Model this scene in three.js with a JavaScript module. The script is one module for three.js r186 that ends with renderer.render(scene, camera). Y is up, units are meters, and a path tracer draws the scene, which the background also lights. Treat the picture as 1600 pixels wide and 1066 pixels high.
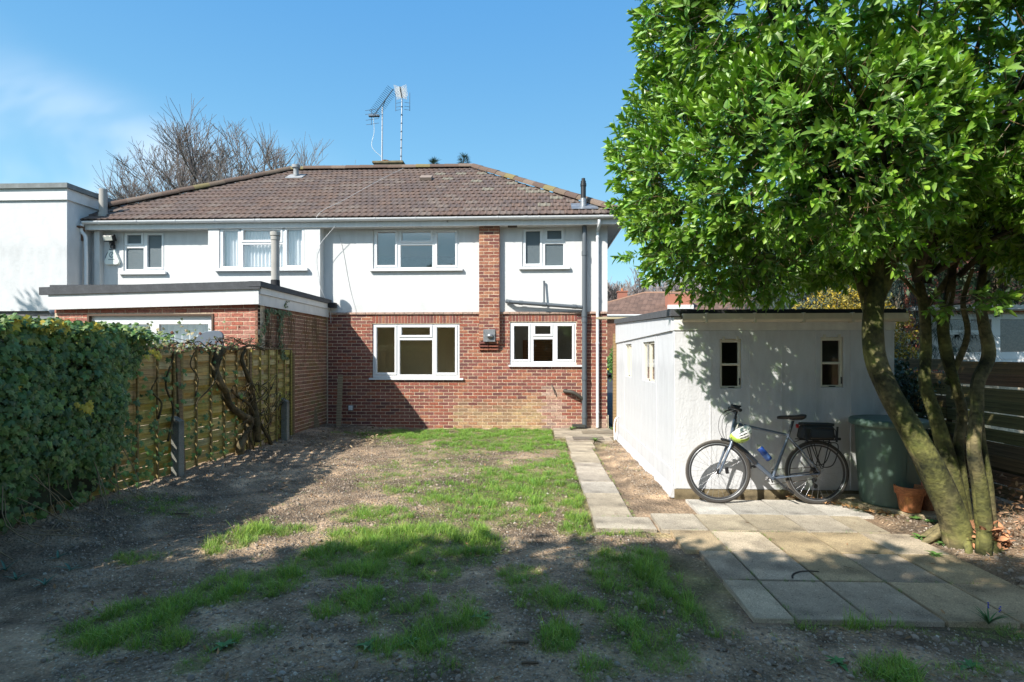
import * as THREE from 'three';
import { mergeGeometries } from 'three/addons/utils/BufferGeometryUtils.js';
import { RoundedBoxGeometry } from 'three/addons/geometries/RoundedBoxGeometry.js';

// ---------------------------------------------------------------- camera, sky, sun, exposure
const scene = new THREE.Scene();
const YAW = Math.atan(40 / 871), EYE = 1.66;
const camera = new THREE.PerspectiveCamera(2 * Math.atan(533 / 871) * 180 / Math.PI, 1600 / 1066, 0.05, 900);
camera.position.set(0, EYE, 0);
camera.rotation.y = YAW;
camera.setViewOffset(1600, 1066, 0, -22, 1600, 1066);
const renderer = new THREE.WebGLRenderer();
renderer.toneMapping = THREE.LinearToneMapping;
renderer.toneMappingExposure = 2.0;
renderer.shadowMap.enabled = true;
const SUN = new THREE.Vector3(-0.91, 1.19, 1).normalize();
const sun = new THREE.DirectionalLight(new THREE.Color(1, 0.955, 0.87), 4.1);
sun.position.copy(SUN).multiplyScalar(40).add(new THREE.Vector3(0, 0, -7));
sun.target.position.set(0, 0, -7);
sun.castShadow = true;
sun.shadow.mapSize.set(4096, 4096);
Object.assign(sun.shadow.camera, { left: -22, right: 22, top: 22, bottom: -22, near: 1, far: 110 });
scene.add(sun, sun.target);

// ---------------------------------------------------------------- seeded randomness and noise
let seed = 7;
const rnd = () => { seed = (seed + 0x6d2b79f5) | 0; let t = Math.imul(seed ^ (seed >>> 15), 1 | seed); t = (t + Math.imul(t ^ (t >>> 7), 61 | t)) ^ t; return ((t ^ (t >>> 14)) >>> 0) / 4294967296; };
const R = (a, b) => a + (b - a) * rnd();
const gauss = () => (rnd() + rnd() + rnd() + rnd() - 2) * 1.0;
const pick = (a) => a[Math.floor(rnd() * a.length)];
const hash = (x, y, z = 0) => { let h = Math.imul(x | 0, 374761393) + Math.imul(y | 0, 668265263) + Math.imul(z | 0, 2147483647 ^ 0x5bd1e995); h = Math.imul(h ^ (h >>> 13), 1274126177); return ((h ^ (h >>> 16)) >>> 0) / 4294967296; };
const sm = (t) => t * t * (3 - 2 * t);
function noise2(x, y, per = 0) {
  const xi = Math.floor(x), yi = Math.floor(y), fx = sm(x - xi), fy = sm(y - yi), w = (a) => (per ? ((a % per) + per) % per : a);
  const a = hash(w(xi), w(yi)), b = hash(w(xi + 1), w(yi)), c = hash(w(xi), w(yi + 1)), d = hash(w(xi + 1), w(yi + 1));
  return a + (b - a) * fx + (c - a) * fy + (a - b - c + d) * fx * fy;
}
function fbm(x, y, oct = 4, per = 0) { let s = 0, a = 0.5, n = 0; for (let i = 0; i < oct; i++) { s += a * noise2(x + i * 17 * (per ? 0 : 1), y, per); n += a; a *= 0.5; x *= 2; y *= 2; if (per) per *= 2; } return s / n; }
const clamp = (x, a = 0, b = 1) => Math.min(b, Math.max(a, x));
const step = (a, b, x) => sm(clamp((x - a) / (b - a)));
const lerp = (a, b, t) => a + (b - a) * t;

// ---------------------------------------------------------------- where a spot seen at (x, y) lies on a plane of the garden
const ys = Math.sin(YAW), yc = Math.cos(YAW);
const ray = (x, y) => { const u = (x - 800) / 871, v = (555 - y) / 871; return [u * yc - ys, v, -u * ys - yc]; };
const onZ = (x, y, z) => { const r = ray(x, y), t = z / r[2]; return [r[0] * t, EYE + r[1] * t, z]; };
const onX = (x, y, X) => { const r = ray(x, y), t = X / r[0]; return [X, EYE + r[1] * t, r[2] * t]; };
const onG = (x, y, h = 0) => { const r = ray(x, y), t = (h - EYE) / r[1]; return [r[0] * t, h, r[2] * t]; };
const V = (a, b, c) => (Array.isArray(a) ? new THREE.Vector3(...a) : new THREE.Vector3(a, b, c));

// ---------------------------------------------------------------- sky
{
  const w = 2048, h = 1024, d = new Float32Array(w * h * 4);
  for (let j = 0; j < h; j++) for (let i = 0; i < w; i++) {
    const el = ((j + 0.5) / h - 0.5) * Math.PI, az = ((i + 0.5) / w - 0.5) * 2 * Math.PI;
    const y = Math.sin(el), x = Math.cos(el) * Math.cos(az), z = Math.cos(el) * Math.sin(az);
    const e = Math.max(0, y);
    const t = Math.pow(1 - e, 3), hz = Math.pow(1 - e, 12);
    let r = lerp(0.024, 0.29, t), g = lerp(0.155, 0.56, t), b = lerp(0.42, 0.68, t);
    r = lerp(r, 0.44, hz * 0.8); g = lerp(g, 0.55, hz * 0.8); b = lerp(b, 0.64, hz * 0.8);
    const s = Math.max(0, x * SUN.x + y * SUN.y + z * SUN.z), glow = Math.pow(s, 5) * 0.45 + Math.pow(s, 40) * 0.8;
    r += glow * 0.9; g += glow * 0.9; b += glow * 0.85; r = r * 0.95 + 0.02; g = g * 0.97 + 0.02; b = b * 0.92 + 0.005;
    // thin streaks of high cloud
    if (y > 0.02) {
      const px = x / (y + 0.12), pz = z / (y + 0.12);
      const wx = px + 0.9 * (fbm(px * 0.6 + 5, pz * 0.6, 3) - 0.5), wz = pz + 0.9 * (fbm(px * 0.6 + 40, pz * 0.6, 3) - 0.5);
      const a = fbm(wx * 0.55 + wz * 0.35 + 11.4, (wz * 0.55 - wx * 0.3) * 4.6 + 2.3, 6), big = fbm(px * 0.5 + 8.05, pz * 0.5 + 21, 3);
      const c = step(0.42, 0.76, a) * step(0.4, 0.6, big) * step(0.0, 0.12, y) * 0.6;
      r = lerp(r, 0.5, c); g = lerp(g, 0.57, c); b = lerp(b, 0.65, c);
    }
    const o = (j * w + i) * 4; d[o] = r; d[o + 1] = g; d[o + 2] = b; d[o + 3] = 1;
  }
  const t = new THREE.DataTexture(d, w, h, THREE.RGBAFormat, THREE.FloatType);
  t.mapping = THREE.EquirectangularReflectionMapping; t.magFilter = THREE.LinearFilter; t.minFilter = THREE.LinearFilter; t.needsUpdate = true;
  scene.background = t; scene.environment = t;
}

// ---------------------------------------------------------------- textures and materials
function tex(n, fn, srgb = true, rep = 1) {            // fn(u, v, x, y) -> grey or [r, g, b] in 0..1
  const d = new Uint8Array(n * n * 4);
  for (let j = 0; j < n; j++) for (let i = 0; i < n; i++) {
    const c = fn(i / n, j / n, i, j), o = (j * n + i) * 4;
    if (typeof c === 'number') d[o] = d[o + 1] = d[o + 2] = clamp(c) * 255; else { d[o] = clamp(c[0]) * 255; d[o + 1] = clamp(c[1]) * 255; d[o + 2] = clamp(c[2]) * 255; }
    d[o + 3] = 255;
  }
  const t = new THREE.DataTexture(d, n, n);
  t.wrapS = t.wrapT = THREE.RepeatWrapping; t.magFilter = THREE.LinearFilter; t.minFilter = THREE.LinearMipmapLinearFilter; t.generateMipmaps = true;
  if (srgb) t.colorSpace = THREE.SRGBColorSpace;
  t.repeat.set(rep, rep); t.needsUpdate = true;
  return t;
}
const rep = (t, x, y = x) => { const c = t.clone(); c.repeat.set(x, y); c.needsUpdate = true; return c; };
const T = {
  grain: tex(256, (u, v) => 0.8 + 0.2 * (fbm(u * 16, v * 16, 4, 16) - 0.5) * 2 + (hash(u * 256, v * 256) - 0.5) * 0.12),
  rough: tex(512, (u, v) => fbm(u * 24, v * 24, 4, 24) * 0.7 + hash(u * 512, v * 512, 3) * 0.3, false),
  bristle: tex(512, (u, v) => { const a = fbm(u * 40, v * 12, 3, 4) , b = fbm(u * 48 + 3, v * 48, 3, 48); return 0.45 * a + 0.55 * b; }, false),
  stains: tex(1024, (u, v) => 0.89 + 0.09 * fbm(u * 6, v * 3, 5, 3) + 0.06 * fbm(u * 40, v * 8, 3, 8) - (hash(u * 1024, v * 1024, 9) > 0.9985 ? 0.25 : 0)),
  wood: tex(512, (u, v) => { const g = fbm(u * 4, v * 60, 4, 4), k = fbm(u * 3, v * 5, 3, 1); return [0.62 + 0.38 * g - 0.1 * k, 0.6 + 0.38 * g - 0.1 * k, 0.56 + 0.38 * g - 0.1 * k]; }),
  concrete: tex(512, (u, v) => { const a = 0.5 + 1.5 * (fbm(u * 4, v * 4, 6, 4) - 0.5), s = hash(u * 512, v * 512, 5), sp = noise2(u * 128, v * 128, 128); return 0.62 + 0.26 * a + (sp > 0.8 ? 0.12 : sp < 0.16 ? -0.2 : 0) + (s - 0.5) * 0.1; }),
  soil: tex(1024, (u, v) => {
    const a = fbm(u * 7, v * 7, 6, 7), b = noise2(u * 150, v * 150, 150), c = noise2(u * 64 + 9, v * 64, 64), s = hash(u * 1024, v * 1024, 4);
    let l = 0.7 + 0.32 * (a - 0.5) * 2 + 0.14 * (b - 0.5) + 0.12 * (s - 0.5);
    if (b > 0.87 && c > 0.45) return [l + 0.24, l + 0.22, l + 0.18];
    return [l, l * 0.935, l * 0.85];
  }),
  soilBump: tex(1024, (u, v) => 0.45 * fbm(u * 14, v * 14, 5, 14) + 0.35 * noise2(u * 90, v * 90, 90) + 0.2 * noise2(u * 200, v * 200, 200), false),
  bark: tex(512, (u, v) => { const a = fbm(u * 5, v * 5, 5, 5), b = noise2(u * 40, v * 40, 40); const c = fbm(u * 24, v * 24, 3, 24), k = -0.13 * step(0.58, 0.75, c) + 0.08 * step(0.38, 0.28, c); return [0.62 + 0.9 * (a - 0.5) + 0.14 * (b - 0.5) + k, 0.63 + 0.85 * (a - 0.5) + 0.14 * (b - 0.5) + k, 0.55 + 0.85 * (a - 0.5) + 0.1 * (b - 0.5) + k]; }),
  barkBump: tex(512, (u, v) => fbm(u * 8, v * 8, 5, 8) * 0.8 + 0.2 * noise2(u * 60, v * 60, 60), false),
  felt: tex(256, (u, v) => 0.7 + 0.3 * hash(u * 256, v * 256, 6) + 0.2 * (fbm(u * 6, v * 6, 3, 6) - 0.5)),
};
const C = (r, g, b) => new THREE.Color().setRGB(r, g, b);
const std = (color, roughness = 0.8, o = {}) => new THREE.MeshStandardMaterial({ color, roughness, ...o });
const phys = (color, roughness = 0.5, o = {}) => new THREE.MeshPhysicalMaterial({ color, roughness, ...o });
const VC = { vertexColors: true };
const M = {
  brick: std(C(1, 1, 1), 0.88, { ...VC, map: rep(T.grain, 3), bumpMap: rep(T.rough, 3), bumpScale: 0.002 }),
  mortar: std(C(0.95, 0.76, 0.55), 0.95, { map: rep(T.grain, 2), bumpMap: T.rough, bumpScale: 0.003 }),
  mortarDark: std(C(0.36, 0.29, 0.2), 0.95, { map: rep(T.grain, 2) }),
  render: std(C(0.62, 0.62, 0.615), 0.9, { map: rep(T.stains, 0.4), bumpMap: rep(T.rough, 0.9), bumpScale: 0.003 }),
  render2: std(C(0.57, 0.575, 0.58), 0.9, { map: rep(T.stains, 0.3, 0.5), bumpMap: rep(T.rough, 0.7), bumpScale: 0.004 }),
  shedPaint: std(C(0.62, 0.625, 0.64), 0.7, { map: rep(T.stains, 0.7), bumpMap: rep(T.bristle, 1.1, 0.9), bumpScale: 0.0045 }),
  shedBand: std(C(0.84, 0.83, 0.8), 0.8, { map: rep(T.stains, 0.5), bumpMap: rep(T.rough, 1.5), bumpScale: 0.003 }),
  upvc: phys(C(0.66, 0.67, 0.68), 0.35, { clearcoat: 0.3, clearcoatRoughness: 0.3 }),
  whitePaint: std(C(0.65, 0.65, 0.64), 0.55, { map: rep(T.stains, 0.8) }),
  cream: std(C(0.72, 0.67, 0.54), 0.6, { map: T.stains }),
  timberBrown: std(C(0.09, 0.05, 0.03), 0.6),
  glass: phys(C(1, 1, 1), 0.02, { transmission: 1, thickness: 0, ior: 2.0 }),
  glassOld: phys(C(1, 1, 1), 0.05, { transmission: 1, thickness: 0, ior: 1.45 }),
  frosted: phys(C(0.3, 0.38, 0.42), 0.4, { transmission: 0.75, thickness: 0, ior: 1.6, bumpMap: rep(T.rough, 4), bumpScale: 0.004 }),
  net: phys(C(0.86, 0.88, 0.9), 0.95, { transmission: 0.35, thickness: 0, side: THREE.DoubleSide }),
  felt: std(C(0.105, 0.11, 0.12), 0.95, { map: rep(T.felt, 3), bumpMap: rep(T.rough, 3), bumpScale: 0.002 }),
  feltBlack: std(C(0.03, 0.03, 0.033), 0.85, { map: rep(T.felt, 3) }),
  feltGrey: std(C(0.26, 0.28, 0.28), 0.9, { map: rep(T.felt, 2) }),
  tile: std(C(1, 1, 1), 0.9, { ...VC, map: rep(T.grain, 4), bumpMap: rep(T.rough, 5), bumpScale: 0.002 }),
  greyPlastic: std(C(0.085, 0.1, 0.115), 0.45), blackPlastic: std(C(0.012, 0.012, 0.014), 0.45),
  galv: std(C(0.42, 0.44, 0.46), 0.45, { metalness: 0.6, map: T.grain }), lead: std(C(0.42, 0.43, 0.44), 0.7, { map: T.grain }),
  flue: std(C(0.38, 0.36, 0.33), 0.85, { map: rep(T.stains, 2) }),
  terracotta: std(C(0.68, 0.25, 0.1), 0.8, { map: rep(T.grain, 3) }),
  room: std(C(0.75, 0.68, 0.45), 0.9), roomGrey: std(C(0.62, 0.62, 0.6), 0.9), ceiling: std(C(0.85, 0.85, 0.83), 0.9), roomDark: std(C(0.13, 0.14, 0.16), 0.9), carpet: std(C(0.5, 0.42, 0.3), 0.95),
  doorBrown: std(C(0.6, 0.27, 0.08), 0.6, { map: rep(T.wood, 1) }),
  fenceWood: std(C(1, 1, 1), 0.92, { ...VC, map: rep(T.wood, 1.2), bumpMap: rep(T.rough, 2), bumpScale: 0.003 }),
  concrete: std(C(1, 1, 1), 0.93, { ...VC, map: rep(T.concrete, 1.7), bumpMap: rep(T.rough, 3), bumpScale: 0.004 }),
  slab: std(C(1, 1, 1), 0.93, { ...VC, map: rep(T.concrete, 1.3), bumpMap: rep(T.rough, 4), bumpScale: 0.005 }),
  soil: std(C(1, 1, 1), 0.97, { ...VC, map: rep(T.soil, 0.6), bumpMap: rep(T.soilBump, 0.6), bumpScale: 0.05 }),
  stone: std(C(1, 1, 1), 0.9, { ...VC, map: rep(T.grain, 8) }),
  bark: std(C(1, 1, 1), 0.85, { ...VC, map: rep(T.bark, 1.2), bumpMap: rep(T.barkBump, 1.5), bumpScale: 0.012 }),
  twig: std(C(1, 1, 1), 0.9, VC),
  laurel: phys(C(1, 1, 1), 0.5, { ...VC, transmission: 0.45, thickness: 0, clearcoat: 0.3, clearcoatRoughness: 0.3, side: THREE.DoubleSide }),
  leaf: phys(C(1, 1, 1), 0.65, { ...VC, transmission: 0.3, thickness: 0, side: THREE.DoubleSide }),
  ivy: phys(C(1, 1, 1), 0.6, { ...VC, transmission: 0.2, thickness: 0, clearcoat: 0.12, clearcoatRoughness: 0.4, side: THREE.DoubleSide }),
  grass: phys(C(1, 1, 1), 0.7, { ...VC, transmission: 0.45, thickness: 0, side: THREE.DoubleSide }),
  dry: std(C(1, 1, 1), 0.95, { ...VC, side: THREE.DoubleSide }),
};

// ---------------------------------------------------------------- naming and placing
const names = new Map();
function numbered(n) { const k = names.get(n) ?? 0; names.set(n, k + 1); return k ? `${n}_${String(k).padStart(3, '0')}` : n; }
function thing(name, label, category, pos = [0, 0, 0], turn = 0, group) {
  const o = new THREE.Group(); o.name = numbered(name); o.position.set(...pos); o.rotation.y = turn; scene.add(o);
  o.userData = { label, category }; if (group) o.userData.group = group;
  return o;
}
function part(name, geo, mat, parent, o = {}) {
  const m = new THREE.Mesh(Array.isArray(geo) ? merge(geo) : geo, mat); m.name = name;
  if (o.at) m.position.set(...o.at); if (o.rot) m.rotation.set(...o.rot); if (o.scale) m.scale.set(...o.scale);
  if (o.kind) m.userData.kind = o.kind; if (o.label) m.userData.label = o.label;
  (parent ?? scene).add(m);
  return m;
}
function single(name, geo, mat, label, category, group) { const m = part(numbered(name), geo, mat, scene); m.userData = { label, category }; if (group) m.userData.group = group; return m; }
function struct(name, geo, mat, label) { const m = part(numbered(name), geo, mat, scene); m.userData = { kind: 'structure' }; if (label) m.userData.label = label; return m; }

// ---------------------------------------------------------------- geometry helpers
function norm(g, color) {                              // position, normal, uv, colour; no index
  const n = g.index ? g.toNonIndexed() : g, c = n.attributes.position.count, r = new THREE.BufferGeometry();
  r.setAttribute('position', n.attributes.position);
  if (!n.attributes.normal) n.computeVertexNormals();
  r.setAttribute('normal', n.attributes.normal);
  r.setAttribute('uv', n.attributes.uv ?? new THREE.BufferAttribute(new Float32Array(c * 2), 2));
  if (color) { const a = new Float32Array(c * 3); for (let i = 0; i < c; i++) { a[i * 3] = color.r; a[i * 3 + 1] = color.g; a[i * 3 + 2] = color.b; } r.setAttribute('color', new THREE.BufferAttribute(a, 3)); }
  else r.setAttribute('color', n.attributes.color ?? new THREE.BufferAttribute(new Float32Array(c * 3).fill(1), 3));
  return r;
}
const merge = (list) => mergeGeometries(list.map((g) => norm(g)), false);
function boxUV(g, ox = 0, oy = 0) {                    // uv in metres from the main direction of each face
  g = g.index ? g.toNonIndexed() : g;
  const p = g.attributes.position, n = g.attributes.normal, uv = new Float32Array(p.count * 2);
  for (let i = 0; i < p.count; i++) {
    const x = p.getX(i), y = p.getY(i), z = p.getZ(i), ax = Math.abs(n.getX(i)), ay = Math.abs(n.getY(i)), az = Math.abs(n.getZ(i));
    uv[i * 2] = (ax > ay && ax > az ? z : x) + ox; uv[i * 2 + 1] = (ay > ax && ay > az ? z : y) + oy;
  }
  g.setAttribute('uv', new THREE.BufferAttribute(uv, 2));
  return g;
}
function box(x0, y0, z0, x1, y1, z1, color) {          // between two corners
  const g = new THREE.BoxGeometry(Math.abs(x1 - x0), Math.abs(y1 - y0), Math.abs(z1 - z0)); g.translate((x0 + x1) / 2, (y0 + y1) / 2, (z0 + z1) / 2);
  return norm(boxUV(g), color);
}
function rbox(w, h, d, r, color, seg = 1) { return norm(boxUV(new RoundedBoxGeometry(w, h, d, seg, r)), color); }
const xf = (g, o) => { const m = new THREE.Matrix4().compose(V(...(o.at ?? [0, 0, 0])), new THREE.Quaternion().setFromEuler(new THREE.Euler(...(o.rot ?? [0, 0, 0]))), V(...(o.scale ?? [1, 1, 1]))); g.applyMatrix4(m); return g; };
function cyl(a, b, r0, r1 = r0, seg = 10, color, open = false) {   // a round bar between two points
  const A = V(a), B = V(b), d = B.clone().sub(A), g = new THREE.CylinderGeometry(r1, r0, d.length(), seg, 1, open);
  g.applyQuaternion(new THREE.Quaternion().setFromUnitVectors(V(0, 1, 0), d.normalize())); g.translate((A.x + B.x) / 2, (A.y + B.y) / 2, (A.z + B.z) / 2);
  return norm(g, color);
}
function tube(pts, radii, sides = 8, per = 4, color, wob = 0) {    // a tapering bent tube through the points
  const P = pts.map((p) => (p.isVector3 ? p : V(p))), cv = new THREE.CatmullRomCurve3(P, false, 'centripetal'), n = Math.max(1, (P.length - 1) * per);
  const pos = [], nor = [], uv = [], idx = []; let up = V(0.31, 0.12, 0.94), len = 0, prev = null;
  const rad = (t) => { if (typeof radii === 'number') return radii; const k = t * (radii.length - 1), i = Math.min(radii.length - 2, Math.floor(k)); return lerp(radii[i], radii[i + 1], k - i); };
  for (let i = 0; i <= n; i++) {
    const t = i / n, c = cv.getPoint(t), d = cv.getTangent(t), s = up.clone().cross(d).normalize(); up = d.clone().cross(s).normalize();
    if (prev) len += c.distanceTo(prev); prev = c;
    for (let k = 0; k <= sides; k++) {
      const a = k / sides * Math.PI * 2, ka = k % sides, rr = rad(t) * (1 + wob * (fbm(Math.cos(a) * 1.1 + 9 + P[0].x * 3 + len * 1.7, len * 2.2 + Math.sin(a) * 1.1 + P[0].z, 3) - 0.5) * 1.6); const q = s.clone().multiplyScalar(Math.cos(a)).addScaledVector(up, Math.sin(a));
      pos.push(c.x + q.x * rr, c.y + q.y * rr, c.z + q.z * rr); nor.push(q.x, q.y, q.z); uv.push(k / sides * 2 * Math.PI * rad(0.3), len);
    }
  }
  for (let i = 0; i < n; i++) for (let k = 0; k < sides; k++) { const a = i * (sides + 1) + k, b = a + sides + 1; idx.push(a, a + 1, b, b, a + 1, b + 1); }
  const g = new THREE.BufferGeometry();
  g.setAttribute('position', new THREE.Float32BufferAttribute(pos, 3)); g.setAttribute('normal', new THREE.Float32BufferAttribute(nor, 3)); g.setAttribute('uv', new THREE.Float32BufferAttribute(uv, 2)); g.setIndex(idx);
  return norm(g, color);
}
function rectShape(x0, y0, x1, y1, holes = []) {
  const s = new THREE.Shape([new THREE.Vector2(x0, y0), new THREE.Vector2(x1, y0), new THREE.Vector2(x1, y1), new THREE.Vector2(x0, y1)]);
  for (const h of holes) s.holes.push(new THREE.Path([new THREE.Vector2(h[0], h[1]), new THREE.Vector2(h[0], h[3]), new THREE.Vector2(h[2], h[3]), new THREE.Vector2(h[2], h[1])]));
  return s;
}
function plate(shape, z0, z1, bevel = 0) {             // a shape given depth from z0 (back) to z1 (front)
  const g = new THREE.ExtrudeGeometry(shape, { depth: z1 - z0 - 2 * bevel, bevelEnabled: bevel > 0, bevelThickness: bevel, bevelSize: bevel, bevelOffset: -bevel, bevelSegments: 1, curveSegments: 8 });
  g.translate(0, 0, z0 + bevel);
  return norm(boxUV(g));
}
function poly(list, color, uvs) {                      // flat faces: [[p, p, p(, p)], ...]
  const pos = [];
  for (const f of list) for (let i = 1; i < f.length - 1; i++) pos.push(...f[0], ...f[i], ...f[i + 1]);
  const g = new THREE.BufferGeometry(); g.setAttribute('position', new THREE.Float32BufferAttribute(pos, 3)); g.computeVertexNormals();
  return norm(boxUV(g), color);
}
function leafGeo(L, W, { fold = 0.25, curl = 0.15, color = C(0.05, 0.13, 0.02), tip, n = 4, wide = 0.45, z0 = 0 } = {}) {   // along +z, face up
  const pos = [], col = [], idx = [];
  for (let i = 0; i <= n; i++) {
    const t = i / n, w = W / 2 * Math.pow(Math.sin(Math.PI * Math.pow(clamp(t * 0.97 + 0.015), Math.log(0.5) / Math.log(wide))), 0.85), y = -curl * L * t * t;
    const c = color.clone().lerp(tip ?? color, t);
    for (const s of [-1, 0, 1]) { pos.push(s * w, y + Math.abs(s) * w * fold, z0 + t * L); const k = s ? 1 : 1.25; col.push(c.r * k, c.g * k, c.b * k); }
  }
  for (let i = 0; i < n; i++) for (const s of [0, 1]) { const a = i * 3 + s; idx.push(a, a + 3, a + 1, a + 1, a + 3, a + 4); }
  const g = new THREE.BufferGeometry(); g.setAttribute('position', new THREE.Float32BufferAttribute(pos, 3)); g.setAttribute('color', new THREE.Float32BufferAttribute(col, 3)); g.setIndex(idx); g.computeVertexNormals();
  return norm(g);
}
function ivyGeo(S, color) {                            // five-lobed leaf in the xy plane, stalk at the origin, hanging down -y, facing +z
  const out = [[0, 0], [0.32, 0.16], [0.56, -0.12], [0.34, -0.3], [0.52, -0.62], [0.2, -0.6], [0, -1.05], [-0.2, -0.6], [-0.52, -0.62], [-0.34, -0.3], [-0.56, -0.12], [-0.32, 0.16]], pos = [];
  const z = ([x, y]) => -0.28 * Math.abs(x) - 0.18 * y * y;
  const m = [0, -0.32];
  for (let i = 0; i < out.length; i++) { const a = out[i], b = out[(i + 1) % out.length]; for (const p of [m, b, a]) pos.push(p[0] * S, p[1] * S, z(p) * S); }
  const g = new THREE.BufferGeometry(); g.setAttribute('position', new THREE.Float32BufferAttribute(pos, 3)); g.computeVertexNormals();
  return norm(g, color);
}
function scatter(name, geo, mat, list, parent, kind = 'stuff') {   // list of [matrix, colour]
  const m = new THREE.InstancedMesh(geo, mat, list.length); m.name = name;
  list.forEach(([mm, c], i) => { m.setMatrixAt(i, mm); m.setColorAt(i, c ?? C(1, 1, 1)); });
  if (kind) m.userData.kind = kind; (parent ?? scene).add(m);
  return m;
}
const mat4 = (p, e, s = 1) => new THREE.Matrix4().compose(p.isVector3 ? p : V(p), e.isQuaternion ? e : new THREE.Quaternion().setFromEuler(new THREE.Euler(...e)), Array.isArray(s) ? V(s) : V(s, s, s));
function aim(dir, roll = 0) {                          // turns +z to dir, +y kept as upright as can be, then rolls
  const z = dir.clone().normalize(), x = V(0, 1, 0).cross(z); if (x.lengthSq() < 1e-5) x.set(1, 0, 0); x.normalize(); const y = z.clone().cross(x);
  return new THREE.Quaternion().setFromRotationMatrix(new THREE.Matrix4().makeBasis(x, y, z)).multiply(new THREE.Quaternion().setFromAxisAngle(V(0, 0, 1), roll));
}

// ================================================================ the ground
const PATCH = [  // grass as it grows: [x, y, half width, half height as seen, thickness] in photograph pixels, turned into spots on the ground
  [760, 681, 170, 9, 1], [800, 693, 115, 9, 0.9], [700, 705, 60, 8, 0.45], [690, 722, 40, 6, 0.4], [830, 722, 40, 6, 0.5], [850, 738, 60, 14, 0.8], [820, 762, 85, 26, 1], [740, 776, 80, 20, 0.9], [700, 770, 35, 12, 0.6], [640, 762, 40, 10, 0.45],
  [640, 735, 70, 14, 0.35], [590, 758, 30, 10, 0.35], [760, 745, 120, 30, 0.35], [895, 770, 22, 50, 0.95], [880, 720, 10, 24, 0.7], [905, 815, 24, 14, 1], [960, 829, 70, 6, 0.8], [585, 805, 50, 10, 0.75], [545, 800, 26, 9, 0.6], [650, 812, 60, 10, 0.7], [720, 818, 60, 12, 0.6], [800, 805, 60, 14, 0.6],
  [560, 836, 50, 14, 0.8], [640, 852, 110, 24, 1], [720, 850, 60, 24, 0.95], [560, 876, 90, 22, 1], [660, 872, 50, 22, 0.95], [690, 892, 30, 14, 0.9], [815, 905, 34, 22, 0.9], [840, 922, 30, 10, 0.8], [860, 940, 50, 10, 0.9], [930, 945, 60, 10, 0.7],
  [1010, 880, 80, 22, 1], [1050, 910, 80, 36, 1.1], [975, 905, 50, 24, 0.9], [1090, 945, 40, 22, 0.9], [1120, 950, 30, 12, 0.8], [875, 995, 24, 20, 1], [1000, 985, 60, 26, 0.75], [1030, 1015, 45, 26, 0.8], [940, 1045, 40, 18, 0.6], [960, 1000, 30, 16, 0.5],
  [430, 905, 50, 22, 1], [370, 908, 60, 14, 0.95], [345, 928, 60, 14, 0.9], [380, 835, 26, 22, 1.1], [345, 848, 22, 8, 0.7], [455, 828, 34, 7, 0.6], [520, 850, 30, 8, 0.6], [220, 955, 60, 22, 1.1], [180, 990, 80, 20, 1], [245, 1000, 40, 16, 1], [120, 1005, 30, 10, 0.7], [215, 872, 30, 9, 0.6], [245, 868, 18, 8, 0.6], [270, 800, 60, 12, 0.4], [240, 790, 50, 10, 0.45],
  [295, 1040, 24, 12, 0.9], [350, 1000, 30, 12, 0.8], [400, 985, 40, 14, 0.5], [520, 945, 30, 14, 0.7], [600, 940, 60, 16, 0.8], [590, 965, 24, 12, 0.7], [725, 945, 24, 20, 0.7], [660, 1005, 45, 20, 0.9], [600, 1010, 50, 14, 0.7], [750, 960, 20, 10, 0.8], [690, 975, 70, 16, 0.6], [720, 1030, 30, 14, 0.4], [640, 1050, 40, 10, 0.4], [500, 1060, 40, 10, 0.3],
  [1390, 1048, 32, 20, 1.1], [1360, 1060, 30, 10, 0.8], [1340, 975, 60, 8, 1], [1420, 976, 40, 8, 0.6], [1530, 985, 40, 20, 1], [1575, 965, 30, 14, 0.8], [1490, 1000, 40, 10, 0.5], [1560, 1040, 30, 16, 0.4], [1250, 976, 14, 6, 0.7], [1130, 985, 30, 10, 0.4], [1510, 1055, 50, 10, 0.4], [620, 690, 40, 8, 0.3], [880, 676, 20, 5, 0.6],
].map(([x, y, hw, hh, k]) => { const c = onG(x, y), a = onG(x + hw, y), b = onG(x, y - hh), d = onG(x, y + hh); return [c[0], (b[2] + d[2]) / 2, Math.abs(a[0] - c[0]) * 1.05, Math.abs(d[2] - b[2]) / 2 * 1.15, k]; });
const onSlabs = (x, z) => (x > 1.06 && z < -3.5 && z > -6.7 && x < 3.5 - (z > -4.2 ? -0.5 : 0)) || (x > 0.52 && x < 1.18 && z < -5.3) || (x > 0.55 && x < 1.02 && z < -5.7 && z > -10.8) || (x > 0.3 && x < 1.7 && z < -10.7);
function grassAt(x, z) {
  let d = 0;
  for (const [cx, cz, rx, rz, k] of PATCH) { const e = ((x - cx) / rx) ** 2 + ((z - cz) / rz) ** 2; if (e < 3) d = Math.max(d, k * (1 - step(0.1, 2.3, e + 2.0 * (fbm(x * 4 + 3, z * 4, 4) - 0.5)))); }
  return d;
}
const groundY = (x, z) => {
  if (z < -14 || Math.abs(x) > 8 || z > 4) return -0.02;
  let h = 0.05 * (fbm(x * 0.9 + 3, z * 0.9 + 8, 3) - 0.5) + 0.035 * (fbm(x * 4.3, z * 4.3, 3) - 0.5) + 0.026 * (fbm(x * 10, z * 10, 3) - 0.5);
  if (x < -3.6) h += 0.09 * step(-3.6, -4.9, x);
  if (x > 3.5 && z < -3.6) h += 0.06 * step(3.5, 4.2, x);
  const nearSlab = (x > 0.3 && z < -3.3) ? 1 : 0;
  if (nearSlab) h = Math.min(h, onSlabs(x, z) ? -0.03 : 0.02);
  return h - 0.005;
};
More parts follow.
